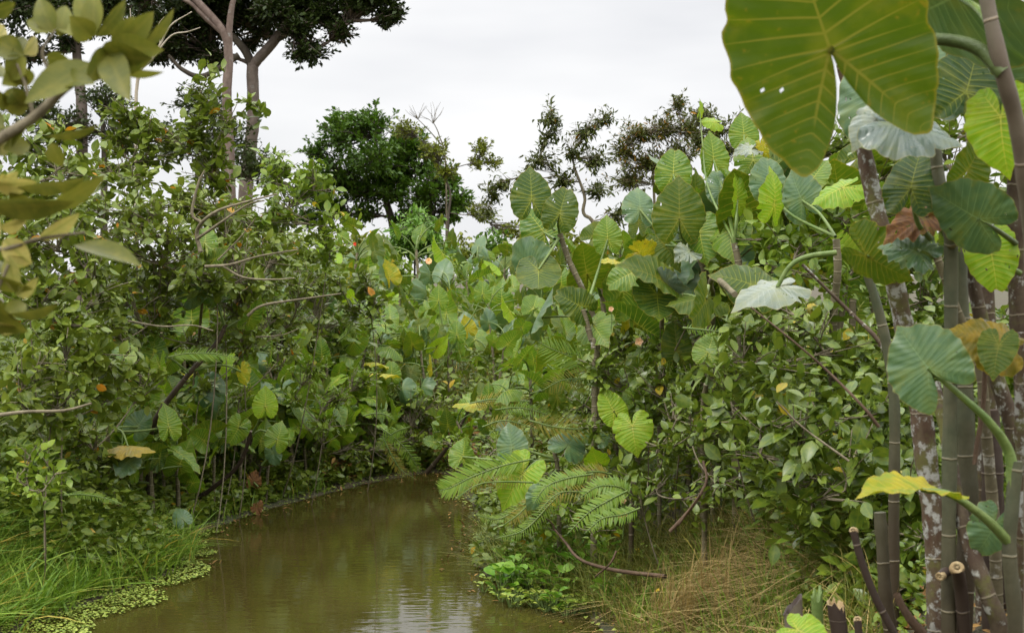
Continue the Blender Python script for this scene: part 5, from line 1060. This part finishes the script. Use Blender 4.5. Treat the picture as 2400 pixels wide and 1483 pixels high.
bare("driftwood_branch", "root coloured branch bending in the dark corner between the cut stems", "branch", P(2190, 1490, 4.9), [([P(2100, 1390, 4.9), P(2120, 1430, 4.9), P(2150, 1470, 4.9), P(2180, 1500, 4.9)], .012, .018)], 'twig_red')

# ------------------------------------------------------------------ fern and palm fronds
def frond(o, base, path, d, leaf, n, mat, nrm_=(0, -.6, 1), wid=1.0, T=T_NARROW, fwd=.5, dd=0.0, droop=.25, name="frond", rr=.006, both=True, rfac=None):
    pts = [P(q[0], q[1], d + dd * i / (len(path) - 1)) for i, q in enumerate(path)]
    sp = cr_spline(pts, 14); b = MB(); b.tube(sp, np.linspace(rr, rr * .35, len(sp)), 5, mi=1)
    wid = wid * .7; leaf = leaf * .56; n = int(n * 1.15)
    t = np.linspace(.08, 1, n); idx = t * (len(sp) - 1); i0 = np.clip(idx.astype(int), 0, len(sp) - 2); f = (idx - i0)[:, None]
    c = sp[i0] * (1 - f) + sp[i0 + 1] * f; tg = nrm(sp[i0 + 1] - sp[i0]); nn = np.asarray(nrm_, float)
    side = nrm(np.cross(tg, nn))
    ln = leaf * (np.sin(np.clip(t * .9 + .12, 0, 1) * math.pi) ** .55) * rng.uniform(.85, 1.1, n)
    for s_ in ((-1, 1) if both else (1,)):
        y = nrm(side * s_ + tg * fwd + rng.normal(size=(n, 3)) * .07 - UP * droop * .5)
        z = nn + rng.normal(size=(n, 3)) * .2
        R = frames(y, z)
        b.inst(T[0], T[1], T[2], R, c, np.stack([ln * wid, ln, ln], -1), np.clip(rng.uniform(.15, .9, n), 0, 1))
    q = b.build(name, [M[mat], M['petiole']], o, origin=base); KIDS.setdefault(o.name, []).append(q)
    return q
def fern(label, base, fr, cat="fern", name="fern_plant", group=None):
    base = P(*base); o = thing(name, base, label, cat, group)
    for f in fr: frond(o, base, **f)
    return o
fern("low palm with one long comb like frond drooping over the water from the right bank", (1260, 1060, 8.7), [D(path=[(1250, 1075), (1180, 1090), (1110, 1115), (1060, 1140), (1028, 1150)], d=8.6, leaf=.22, n=34, mat='frond', fwd=1.0, wid=1.1, nrm_=(.1, -1, .45), droop=-.35, dd=-.2),
    D(path=[(1250, 1130), (1180, 1128), (1120, 1135), (1065, 1170)], d=8.5, leaf=.10, n=30, mat='frond_old', fwd=.3, nrm_=(0, -1, .3), dd=-.1)], "palm", "low_palm")
fern("fern with browned frond tips hanging at the right water edge", (1310, 1120, 8.3), [D(path=[(1300, 1130), (1260, 1160), (1220, 1200), (1180, 1230)], d=8.2, leaf=.13, n=32, mat='frond_old', nrm_=(-.2, -1, .5), dd=-.1),
    D(path=[(1290, 1150), (1230, 1180), (1170, 1215), (1112, 1205)], d=8.3, leaf=.09, n=34, mat='frond', nrm_=(0, -1, .6), dd=-.1),
    D(path=[(1330, 1140), (1290, 1180), (1230, 1240), (1160, 1262)], d=8.1, leaf=.11, n=34, mat='frond', nrm_=(0, -1, .6), dd=-.1)])
fern("fern with broad wavy leaflets beneath the round lime arum leaves", (1430, 1110, 8.1), [D(path=[(1390, 1110), (1330, 1120), (1280, 1140), (1250, 1180)], d=8.0, leaf=.13, n=26, mat='frond', wid=1.7, nrm_=(0, -1, .7), dd=-.1),
    D(path=[(1440, 1120), (1380, 1150), (1310, 1155), (1260, 1200)], d=8, leaf=.12, n=24, mat='frond_old', nrm_=(0, -1, .6), dd=-.15), D(path=[(1430, 1110), (1400, 1105), (1350, 1110), (1290, 1130)], d=8.1, leaf=.12, n=22, mat='frond_old', wid=1.3, nrm_=(0, -1, .6), dd=-.1)])
fern("fern with silvery toothed fronds beside the pale pink flower", (1460, 1160, 7.8), [D(path=[(1470, 1150), (1430, 1170), (1380, 1200), (1330, 1250)], d=7.7, leaf=.13, n=20, mat='frond', wid=2.0, nrm_=(0, -1, .7), dd=-.15),
    D(path=[(1480, 1160), (1450, 1140), (1400, 1140), (1360, 1165)], d=7.8, leaf=.13, n=20, mat='frond', wid=1.9, nrm_=(0, -1, .7), dd=-.1), D(path=[(1500, 1190), (1460, 1205), (1410, 1215), (1370, 1250)], d=7.6, leaf=.11, n=20, mat='frond', wid=1.8, nrm_=(0, -1, .7), dd=-.1)])
fern("young palm with long narrow leaflets in the middle right thicket", (1440, 920, 9.2), [D(path=[(1430, 905), (1400, 870), (1360, 845), (1300, 820), (1260, 800)], d=9.2, leaf=.26, n=30, mat='frond', fwd=.9, wid=.8, nrm_=(0, -1, .5), dd=.1),
    D(path=[(1430, 905), (1420, 860), (1390, 810), (1350, 780)], d=9.3, leaf=.24, n=24, mat='frond', fwd=.9, wid=.8, nrm_=(.3, -1, .4)),
    D(path=[(1430, 905), (1380, 890), (1320, 890), (1270, 915)], d=9.1, leaf=.18, n=24, mat='frond_old', fwd=.6, wid=.7, nrm_=(0, -1, .4))], "palm", "low_palm")
fern("palm frond arching sideways in front of the left bank arums", (390, 836, 10), [D(path=[(395, 836), (440, 828), (500, 828), (560, 838)], d=9.9, leaf=.17, n=32, mat='frond', fwd=.9, wid=1, nrm_=(0, -1, .35), droop=-.35, both=False),
    D(path=[(395, 838), (440, 832), (500, 832), (560, 842)], d=9.95, leaf=.12, n=26, mat='frond', fwd=.9, nrm_=(0, -1, .35), droop=-.3)], "palm", "low_palm")
fern("fern frond lying over the top of the left grass", (290, 1180, 8.7), [D(path=[(150, 1160), (190, 1158), (240, 1165), (285, 1180)], d=8.6, leaf=.075, n=30, mat='frond', wid=1.1, nrm_=(0, -.7, 1))])
fern("fern hanging beside the leaning bare stem over the stream mouth", (930, 1040, 12.9), [D(path=[(890, 1000), (930, 1030), (965, 1070), (985, 1110)], d=12.8, leaf=.16, n=26, mat='frond', wid=1.1, nrm_=(.3, -1, .3)), D(path=[(900, 1030), (920, 1070), (940, 1100), (975, 1122)], d=12.7, leaf=.13, n=24, mat='frond_old', wid=1.1, nrm_=(.2, -1, .4)),
    D(path=[(960, 1000), (930, 1010), (900, 1030), (880, 1060)], d=12.8, leaf=.14, n=24, mat='frond', wid=1, nrm_=(0, -1, .5))])
fern("fern with coarse olive leaflets on the bank right of the stream mouth", (1150, 960, 11.6), [D(path=[(1100, 945), (1160, 935), (1230, 945), (1300, 985)], d=11.6, leaf=.16, n=30, mat='frond_old', wid=1.2, nrm_=(0, -1, .6)), D(path=[(1160, 960), (1220, 955), (1290, 975), (1350, 1010)], d=11.3, leaf=.15, n=30, mat='frond', wid=1.2, nrm_=(0, -1, .6)),
    D(path=[(1130, 1000), (1180, 985), (1240, 1000), (1290, 1030)], d=11.2, leaf=.14, n=28, mat='frond_old', wid=1.1, nrm_=(0, -1, .6))])
fern("drooping palm frond with yellowish leaflets just right of the silvery arum leaf", (1420, 980, 8.9), [D(path=[(1240, 985), (1300, 1000), (1360, 1005), (1420, 1000)], d=8.8, leaf=.2, n=28, mat='frond_old', wid=.7, fwd=.8, nrm_=(0, -1, .4), droop=-.3)], "palm", "low_palm")
fern("fern with yellow green frond above the water at the left bank end", (850, 970, 12.7), [D(path=[(850, 975), (880, 968), (905, 972), (925, 985)], d=12.6, leaf=.1, n=22, mat='frond', wid=1.1, nrm_=(0, -1, .6)), D(path=[(790, 800), (815, 780), (830, 750)], d=12.6, leaf=.09, n=20, mat='frond', wid=1.1, nrm_=(0, -1, .6))])
fern("fern with a row of pointed bright leaflets left of the round fan ribbed leaf", (1720, 780, 7.6), [D(path=[(1600, 768), (1640, 772), (1690, 778), (1730, 785)], d=7.5, leaf=.07, n=18, mat='frond', wid=1.6, nrm_=(0, -1, .3), droop=-.3)])
print("shrubs, ferns done")

# ------------------------------------------------------------------ undergrowth, grass, litter
def scatter_leaves(name, label, cat, n, box, hgt, size, T, mat, keep, up=.6, hp=1.0):
    x = rng.uniform(box[0], box[1], n); y = rng.uniform(box[2], box[3], n)
    k = keep(x, y); x, y = x[k], y[k]; n = len(x)
    z = gh(x, y).clip(.005, None) + hgt(x, y) * rng.uniform(0, 1, n) ** hp
    yd = rng.normal(size=(n, 3)); yd[:, 2] *= .5
    R = frames(yd, rng.normal(size=(n, 3)) * .55 + np.array([0, -.2, up + .3]))
    s_ = size * rng.uniform(.5, 1.3, n); b = MB()
    rn = np.where(rng.random(n) < .012, 1.0, rng.beta(2, 2.4, n) * .98)
    b.inst(T[0], T[1], T[2], R, np.stack([x, y, z], -1), np.stack([s_] * 3, -1), rn)
    return tag(b.build(name, M[mat]), label, cat, kind="stuff")
def out_of_water(m=.05): return lambda x, y: poly_dist(x, y) > m
scatter_leaves("undergrowth", "mixed low undergrowth of small leaves across the far arum field", "undergrowth", 60000, (-4.5, 6.5, 13.9, 26), lambda x, y: .75 + .018 * (y - 14), .075, T_OVAL_LO, 'L_under', lambda x, y: (poly_dist(x, y) > .1) & (np.abs(x / y - .02) < .24), hp=.8)
scatter_leaves("undergrowth", "low undergrowth filling the left bank between the shrub stems", "undergrowth", 64000, (-4.6, -.6, 8.6, 14.5), lambda x, y: .15 + 1.1 * sst(-.05, 1.2, poly_dist(x, y)), .065, T_OVAL_LO, 'L_under', lambda x, y: (poly_dist(x, y) > .0) & (x < -.5), hp=1.0)
scatter_leaves("undergrowth", "low undergrowth covering the bank between stream mouth and right thicket", "undergrowth", 34000, (-.3, 4, 8.8, 14), lambda x, y: .1 + .8 * sst(-.1, .8, poly_dist(x, y)), .065, T_OVAL_LO, 'L_under', lambda x, y: (poly_dist(x, y) > -.05) & (x > -.5), hp=1.0)
scatter_leaves("undergrowth", "shaded undergrowth at the foot of the right thicket and stalks", "undergrowth", 26000, (1.2, 4, 5.6, 9.4), lambda x, y: .95 * sst(5.8, 7.2, y), .075, T_OVAL_LO, 'L_right', lambda x, y: (x > 1.0 + .0 * y), hp=1.1)
scatter_leaves("undergrowth", "small weeds scattered through the dry grass of the right bank", "undergrowth", 2600, (.4, 1.9, 5.2, 8.6), lambda x, y: .16 + 0 * x, .04, T_OVAL_LO, "L_shrub_fresh", lambda x, y: (poly_dist(x, y) > .02))
scatter_leaves("leaf_litter", "brown dead leaf litter on the right bank slope", "leaf litter", 9000, (.4, 3.6, 4.2, 8.6), lambda x, y: .04 + 0 * x, .06, T_LANCE, 'litter', out_of_water(.02), up=1.2)
scatter_leaves("leaf_litter", "brown dead leaves on the bank around the stream mouth", "leaf litter", 5000, (-1.6, 1.2, 12, 14.6), lambda x, y: .25 + 0 * x, .07, T_LANCE, 'litter', out_of_water(.02), up=.5)

def grass(name, label, n, box, keep, ln, w_, mat, bend=.5, drift=(0, 0), cat="grass", clump=None, zoff=0.0, up=1.0, rb=(0, 1)):
    if clump is not None:
        m = max(1, n // clump[0]); cx = rng.uniform(box[0], box[1], m); cy_ = rng.uniform(box[2], box[3], m)
        x = np.repeat(cx, clump[0]) + rng.normal(size=m * clump[0]) * clump[1]; y = np.repeat(cy_, clump[0]) + rng.normal(size=m * clump[0]) * clump[1]
    else:
        x = rng.uniform(box[0], box[1], n); y = rng.uniform(box[2], box[3], n)
    k = keep(x, y); x, y = x[k], y[k]; n = len(x)
    z = gh(x, y).clip(0, None) - .01 + zoff
    L_ = ln(x, y) * rng.uniform(.45, 1.15, n)
    a = rng.uniform(0, 2 * math.pi, n); h = np.stack([np.cos(a) * bend + drift[0], np.sin(a) * bend + drift[1], np.zeros(n)], -1) * rng.uniform(.3, 1.3, n)[:, None]
    t = np.linspace(0, 1, 6)
    d0 = nrm(np.stack([h[:, 0] * .4, h[:, 1] * .4, np.full(n, up)], -1))
    c = np.stack([x, y, z], -1)[:, None, :] + L_[:, None, None] * (d0[:, None, :] * t[None, :, None] + (h - UP * .35 * np.linalg.norm(h, axis=1, keepdims=True))[:, None, :] * (t ** 2.2)[None, :, None])
    s_ = nrm(np.cross(h, UP) + rng.normal(size=(n, 3)) * .25)
    wd = (w_ * rng.uniform(.6, 1.3, n))[:, None] * np.array([.8, 1, .95, .75, .45, .02])[None]
    V = np.stack([c - s_[:, None, :] * wd[..., None], c + s_[:, None, :] * wd[..., None]], 2).reshape(-1, 3)
    i = np.arange(n)[:, None] * 12; j = np.arange(5)[None, :] * 2
    F = np.stack([i + j, i + j + 1, i + j + 3, i + j + 2], -1).reshape(-1, 4)
    b = MB(); b.add(V, F, np.repeat(rng.uniform(*rb, n), 12))
    return tag(b.build(name, M[mat]), label, cat, kind="stuff")
grass("grass", "lush tall green grass on the near left bank", 30000, (-4.0, -1.7, 6.4, 10.2), lambda x, y: (poly_dist(x, y) > -.02) & (x / y < -.205), lambda x, y: .22 + .15 * sst(.1, 1, poly_dist(x, y)), .0034, 'grass', .6, (.28, -.12), clump=(14, .05))
grass("grass", "longer arching broad grass blades leaning out from the near left bank", 3200, (-4.0, -1.7, 6.2, 10.2), lambda x, y: (poly_dist(x, y) > -.12) & (x / y < -.2), lambda x, y: .33 + .12 * sst(.1, 1, poly_dist(x, y)), .0058, 'grass', .85, (.2, -.12), clump=(9, .05), rb=(.15, 1))
grass("grass", "scattered green grass along the rest of the left water edge", 3600, (-2.6, -.5, 9, 14.2), lambda x, y: (poly_dist(x, y) > -.05) & (poly_dist(x, y) < .7), lambda x, y: .22 + 0 * x, .003, 'grass', .6, (.1, -.1), clump=(10, .05))
grass("grass", "wispy green grass drooping over the water at the right bank point", 5500, (-.35, 1.1, 7.7, 10.3), lambda x, y: (poly_dist(x, y) > -.03) & (poly_dist(x, y) < .9), lambda x, y: .30 + 0 * x, .0025, 'grass_mixed', .75, (-.3, -.1), clump=(16, .05), rb=(0, .8))
grass("dry_grass", "brown matted dry grass tufts hanging on the right bank slope", 10500, (.4, 2.0, 4.9, 8.0), lambda x, y: (poly_dist(x, y) > .14) & (x / y < .235) & (np.sin(x * 6 + y * 2) * np.sin(y * 4.1 - x) > -.25), lambda x, y: .25 + 0 * x, .0024, 'grass_dry', 1.35, (-.35, -.45), cat="dry grass", clump=(34, .06), up=.62)
grass("dry_grass", "pale sweeping dry grass tuft beside the forked brown stem", 900, (.68, .98, 7.0, 7.4), lambda x, y: poly_dist(x, y) > .0, lambda x, y: .42 + 0 * x, .003, 'grass_dry', .6, (.5, -.5), cat="dry grass", clump=(60, .04), up=.9, rb=(.5, 1))
grass("grass", "green grass mixed through the dry tufts of the right bank", 22000, (.35, 2.7, 4.6, 8.9), lambda x, y: (poly_dist(x, y) > .0) & (x / y < .245), lambda x, y: .24 + 0 * x, .0026, 'grass_mixed', .5, (-.1, -.1), clump=(10, .06))
grass("grass", "bright green grass shoots at the bottom of the right bank", 2400, (.45, 1.8, 5.0, 8.0), lambda x, y: (poly_dist(x, y) > .0) & (x / y < .2), lambda x, y: .3 + 0 * x, .004, 'grass', .35, (0, 0), clump=(7, .03))
grass("reeds", "thin grass stems rising between the arums of the far field", 3000, (-3, 3.5, 14, 20), out_of_water(.1), lambda x, y: .9 + 0 * x, .004, 'grass_mixed', .3, (0, 0), cat="reeds")
# duckweed mats
def weed(name, label, n, keep, box, size, mat, T=T_ROUND, z=.006):
    x = rng.uniform(box[0], box[1], n); y = rng.uniform(box[2], box[3], n); k = keep(x, y); x, y = x[k], y[k]; n = len(x)
    yd = rng.normal(size=(n, 3)); yd[:, 2] *= .1; R = frames(yd, np.tile([0, 0, 1.0], (n, 1)) + rng.normal(size=(n, 3)) * .22)
    b = MB(); s_ = size * rng.uniform(.5, 1.3, n)
    b.inst(T[0], T[1], T[2], R, np.stack([x, y, np.maximum(gh(x, y), 0) + z + rng.uniform(0, .015, n)], -1), np.stack([s_] * 3, -1), rng.uniform(0, 1, n))
    return tag(b.build(name, M[mat]), label, "duckweed", kind="stuff")
nzf = lambda x, y: .5 * np.sin(x * 7 + y * 3) * np.sin(y * 5 - x * 2) + .3 * np.sin(x * 17) * np.sin(y * 13)
weed("duckweed", "pale green duckweed mat fringing the left bank grass", 26000, lambda x, y: (poly_dist(x, y) > -.20 + .16 * nzf(x, y) - .12 * (y < 8.6)) & (poly_dist(x, y) < .3), (-3.4, -1.6, 6.6, 10.6), .02, 'duckweed')
weed("duckweed", "thin duckweed line along the far left and head of the stream", 6000, lambda x, y: (poly_dist(x, y) > -.10 + .08 * nzf(x, y)) & (poly_dist(x, y) < .15), (-2.3, -.2, 10.4, 14.2), .02, 'duckweed')
weed("duckweed", "little floating leaves at the foot of the right bank", 500, lambda x, y: (poly_dist(x, y) > -.08) & (poly_dist(x, y) < .06), (.2, 1, 5.8, 8.2), .03, 'duckweed')
scatter_leaves("leaf_litter", "fallen brown and yellow leaves drifting on the stream", "leaf litter", 2600, (-3, .6, 6.5, 13.8), lambda x, y: .0 * x, .04, T_LANCE, 'litter', lambda x, y: (poly_dist(x, y) < -.02) & (poly_dist(x, y) > -.28), up=6)
# floating rosettes
FL = "floating plants at the right bank point"
def rosette(seed, mat, sz, up):
    r_ = np.random.default_rng(seed); o = thing("water_plant", (0, 0, 0), "green floating water plant in the bright raft at the right bank", "water plant", FL)
    n = 9; a = np.arange(n) * 2.4 + r_.uniform(0, 6)
    out_ = np.stack([np.cos(a), np.sin(a), np.zeros(n)], -1); el = r_.uniform(.1, 1, n) * up
    y = nrm(out_ + UP * el[:, None]); z = nrm(UP - y * .5 + r_.normal(size=(n, 3)) * .15 + np.array([0, -.2, 0]))
    h = r_.uniform(.02, .09, n) * (up + .3)
    loc = out_ * (.02 + .03 * r_.random(n))[:, None] + UP * h[:, None]
    b = MB(); s_ = sz * r_.uniform(.7, 1.2, n); b.inst(*T_ROUND, frames(y, z), loc, np.stack([s_] * 3, -1), r_.uniform(0, 1, n))
    part(b, "leaves", M[mat], o, np.zeros(3))
    b = MB()
    for i in range(n): b.tube(np.array([[0, 0, -.02], loc[i] * .6 + [0, 0, -.005], loc[i]]), .0025, 4)
    part(b, "stalks", M['petiole'], o, np.zeros(3))
    return o
ros = [rosette(80 + i, 'float' if i < 4 else 'float_pale', s_, u) for i, (s_, u) in enumerate([(.062, .9), (.07, 1.1), (.058, .8), (.066, 1.2), (.04, .4), (.036, .5)])]
used_r = set(); k = 0
pts_ = [(px + rng.uniform(-14, 14), py + rng.uniform(-7, 7)) for py, x0, x1 in [(1275, 1270, 1400), (1300, 1220, 1420), (1345, 1165, 1440), (1290, 1250, 1420), (1312, 1200, 1430), (1335, 1175, 1440), (1355, 1160, 1440), (1372, 1150, 1430), (1390, 1145, 1440), (1403, 1165, 1430), (1416, 1200, 1420), (1427, 1260, 1420), (1438, 1300, 1400)] for px in np.arange(x0, x1, 19)]
for px, py in pts_:
    d = 6433.2 / (py - 640); x = (px - 1200) / FPX * d
    edge = py > 1395 or px < 1185
    i = int(rng.integers(4, 6)) if edge and rng.random() < .8 else int(rng.integers(0, 4))
    o = ros[i] if i not in used_r else copy_tree(ros[i]); used_r.add(i)
    o.location = (x, d, max(0, float(gh(np.array(x), np.array(d)))) + .0); o.rotation_euler = (0, 0, rng.uniform(0, 6)); q = rng.uniform(.8, 1.2); o.scale = (q, q, q)
    if i >= 4: o["label"] = "small yellowish water plant on the outer rim of the bright raft"
for px, py in [(935 + 180, 1370), (1110, 1378)]:
    pass
# flowers
def flower(label, px, py, d, size, mat, n=5):
    A = P(px, py, d); o = thing("flower", A - np.array([0, 0, .12]), label, "flower"); base = A - np.array([0, 0, .12])
    a = np.arange(n) / n * 6.283; y = np.stack([np.cos(a), -.5 + 0 * a, np.sin(a)], -1)
    b = MB(); b.inst(*T_ROUND, frames(y, np.tile([0, -1.0, .3], (n, 1))), np.tile(A, (n, 1)), np.full((n, 3), size), rng.uniform(0, 1, n)); part(b, "petals", M[mat], o, base)
    b = MB(); b.tube(np.array([base, A * .5 + base * .5 + [.005, 0, 0], A]), .0025, 4); part(b, "stem", M['petiole'], o, base)
flower("pale pink trumpet flower low on the right bank", 1459, 1206, 7.6, .028, 'petal')
flower("small pale flower just above the pink trumpet flower", 1461, 1172, 7.7, .018, 'petal')
flower("mauve flower deep in the middle right thicket", 1497, 800, 8.6, .028, 'petal')
flower("pinkish bloom peeping behind the shaded drooping arum leaves", 1432, 724, 8.5, .018, 'petal')
flower("red bloom at the far edge of the field left of the small tree", 832, 572, 20, .03, 'petal_red')
flower("white spidery bloom standing out in the far field", 1005, 612, 16, .04, 'petal', 9)

# ------------------------------------------------------------------ blurred near branch, upper left
base = P(-160, 420, 2.5)
o = thing("near_branch", base, "near leafy branch with olive leaves reaching in at the upper left", "branch")
b = MB()
for pts, r0, r1 in [([(-160, 420), (0, 325), (80, 275), (150, 210), (215, 165), (240, 120)], .011, .005), ([(80, 275), (60, 200), (40, 150)], .004, .002), ([(150, 210), (100, 130), (130, 70)], .004, .002), ([(-160, 590), (0, 585), (90, 560), (200, 545)], .005, .002), ([(-100, 780), (-20, 700), (20, 620)], .004, .003)]:
    sp = cr_spline([P(q[0], q[1], 2.5) for q in pts], 8); b.tube(sp, np.linspace(r0, r1, len(sp)), 7)
part(b, "branch", M['twig'], o, base)
T_FG = leaf_template(.52, 8, .18, .22, .45, .85)
for i, (ax_, ay_, tx_, ty_, dd, roll, wd_, mt_) in enumerate([
    (125, 75, 60, 40, 0, 20, .9, 0), (125, 78, 85, -10, 0, -10, 1.0, 0), (135, 85, 165, 5, .02, 15, .9, 0), (170, 85, 120, 30, .02, 30, .9, 0), (222, 85, 180, -20, 0, 10, 1.0, 0), (222, 80, 215, -25, 0, -15, .9, 0), (225, 85, 310, 5, .02, 40, .8, 0), (215, 90, 175, 50, -.02, 0, 1.1, 0),
    (262, 108, 318, 42, 0, 15, .9, 0), (275, 110, 365, 35, 0, 20, 1.0, 0), (330, 108, 425, 28, .03, 50, .7, 0), (265, 110, 360, 120, -.03, 10, 1.0, 0), (255, 112, 215, 190, -.03, -20, .9, 0), (240, 125, 330, 150, -.03, 30, 1.2, 0), (250, 120, 290, 215, -.05, 10, 1.0, 0), (270, 160, 380, 183, 0, 60, .7, 0),
    (55, 130, -20, 90, 0, 0, 1.1, 0), (60, 135, 10, 185, 0, 20, 1.1, 0), (55, 125, 100, 90, .02, 30, .8, 1), (110, 130, 160, 155, 0, 30, .9, 0), (215, 150, 65, 220, -.05, 30, 1.1, 0), (120, 190, 205, 180, -.04, -50, .8, 0), (30, 215, 50, 245, 0, 10, .9, 0),
    (10, 300, -60, 260, 0, 20, 1.1, 0), (80, 275, 15, 340, 0, 55, .7, 0), (110, 320, 230, 310, -.02, 65, .6, 0), (120, 335, 140, 390, 0, 20, .8, 0),
    (40, 440, 190, 440, -.05, 62, .8, 0), (115, 490, 250, 420, 0, 30, .7, 0), (-20, 430, 80, 440, 0, 40, 1.0, 1), (-40, 480, 160, 495, -.05, 50, 1.0, 0),
    (175, 575, 325, 598, -.03, -58, .95, 0), (10, 560, 65, 620, 0, 15, 1.1, 1), (90, 560, 190, 510, 0, 35, .8, 1), (20, 600, 35, 690, 0, 20, .8, 1), (20, 735, 130, 735, -.02, 70, .8, 0), (-60, 700, 50, 790, 0, 40, 1.0, 0), (-40, 640, 70, 690, 0, 50, .8, 0), (-30, 110, 30, 60, .03, 20, 1.0, 1), (-40, 170, 20, 130, .05, 0, 1.1, 0), (-50, 560, 15, 500, .03, 30, 1.1, 1)] + [(int(a_), int(b_), int(a_ + 75 * math.cos(t_)), int(b_ + 60 * math.sin(t_)), .02, r_ * 60 - 10, .85, int(r_ > .8)) for a_, b_, t_, r_ in zip(rng.uniform(-50, 45, 26), np.concatenate([rng.uniform(330, 780, 16), rng.uniform(20, 260, 10)]), rng.uniform(-1.2, 1.4, 26), rng.random(26))]):
    A = P(ax_, ay_, 2.5); T = P(tx_, ty_, 2.5 + dd * 2); y = T - A; L_ = np.linalg.norm(y)
    c = np.array([0, 0, CAMZ]) - A; n = rot_about(nrm(c - y * np.dot(c, y) / np.dot(y, y)), y, math.radians(roll))
    b = MB(); R = frames(y[None], n[None]); sx = min(max(L_, .075), .10) * wd_ * .98
    b.inst(T_FG[0], T_FG[1], T_FG[2], R, A[None], np.array([[sx, L_, sx]]), np.array([rng.uniform(.1, .95)]))
    part(b, "leaf", M['L_fg_pale' if mt_ else 'L_fg'], o, base)
print("all done", len(bpy.data.objects))
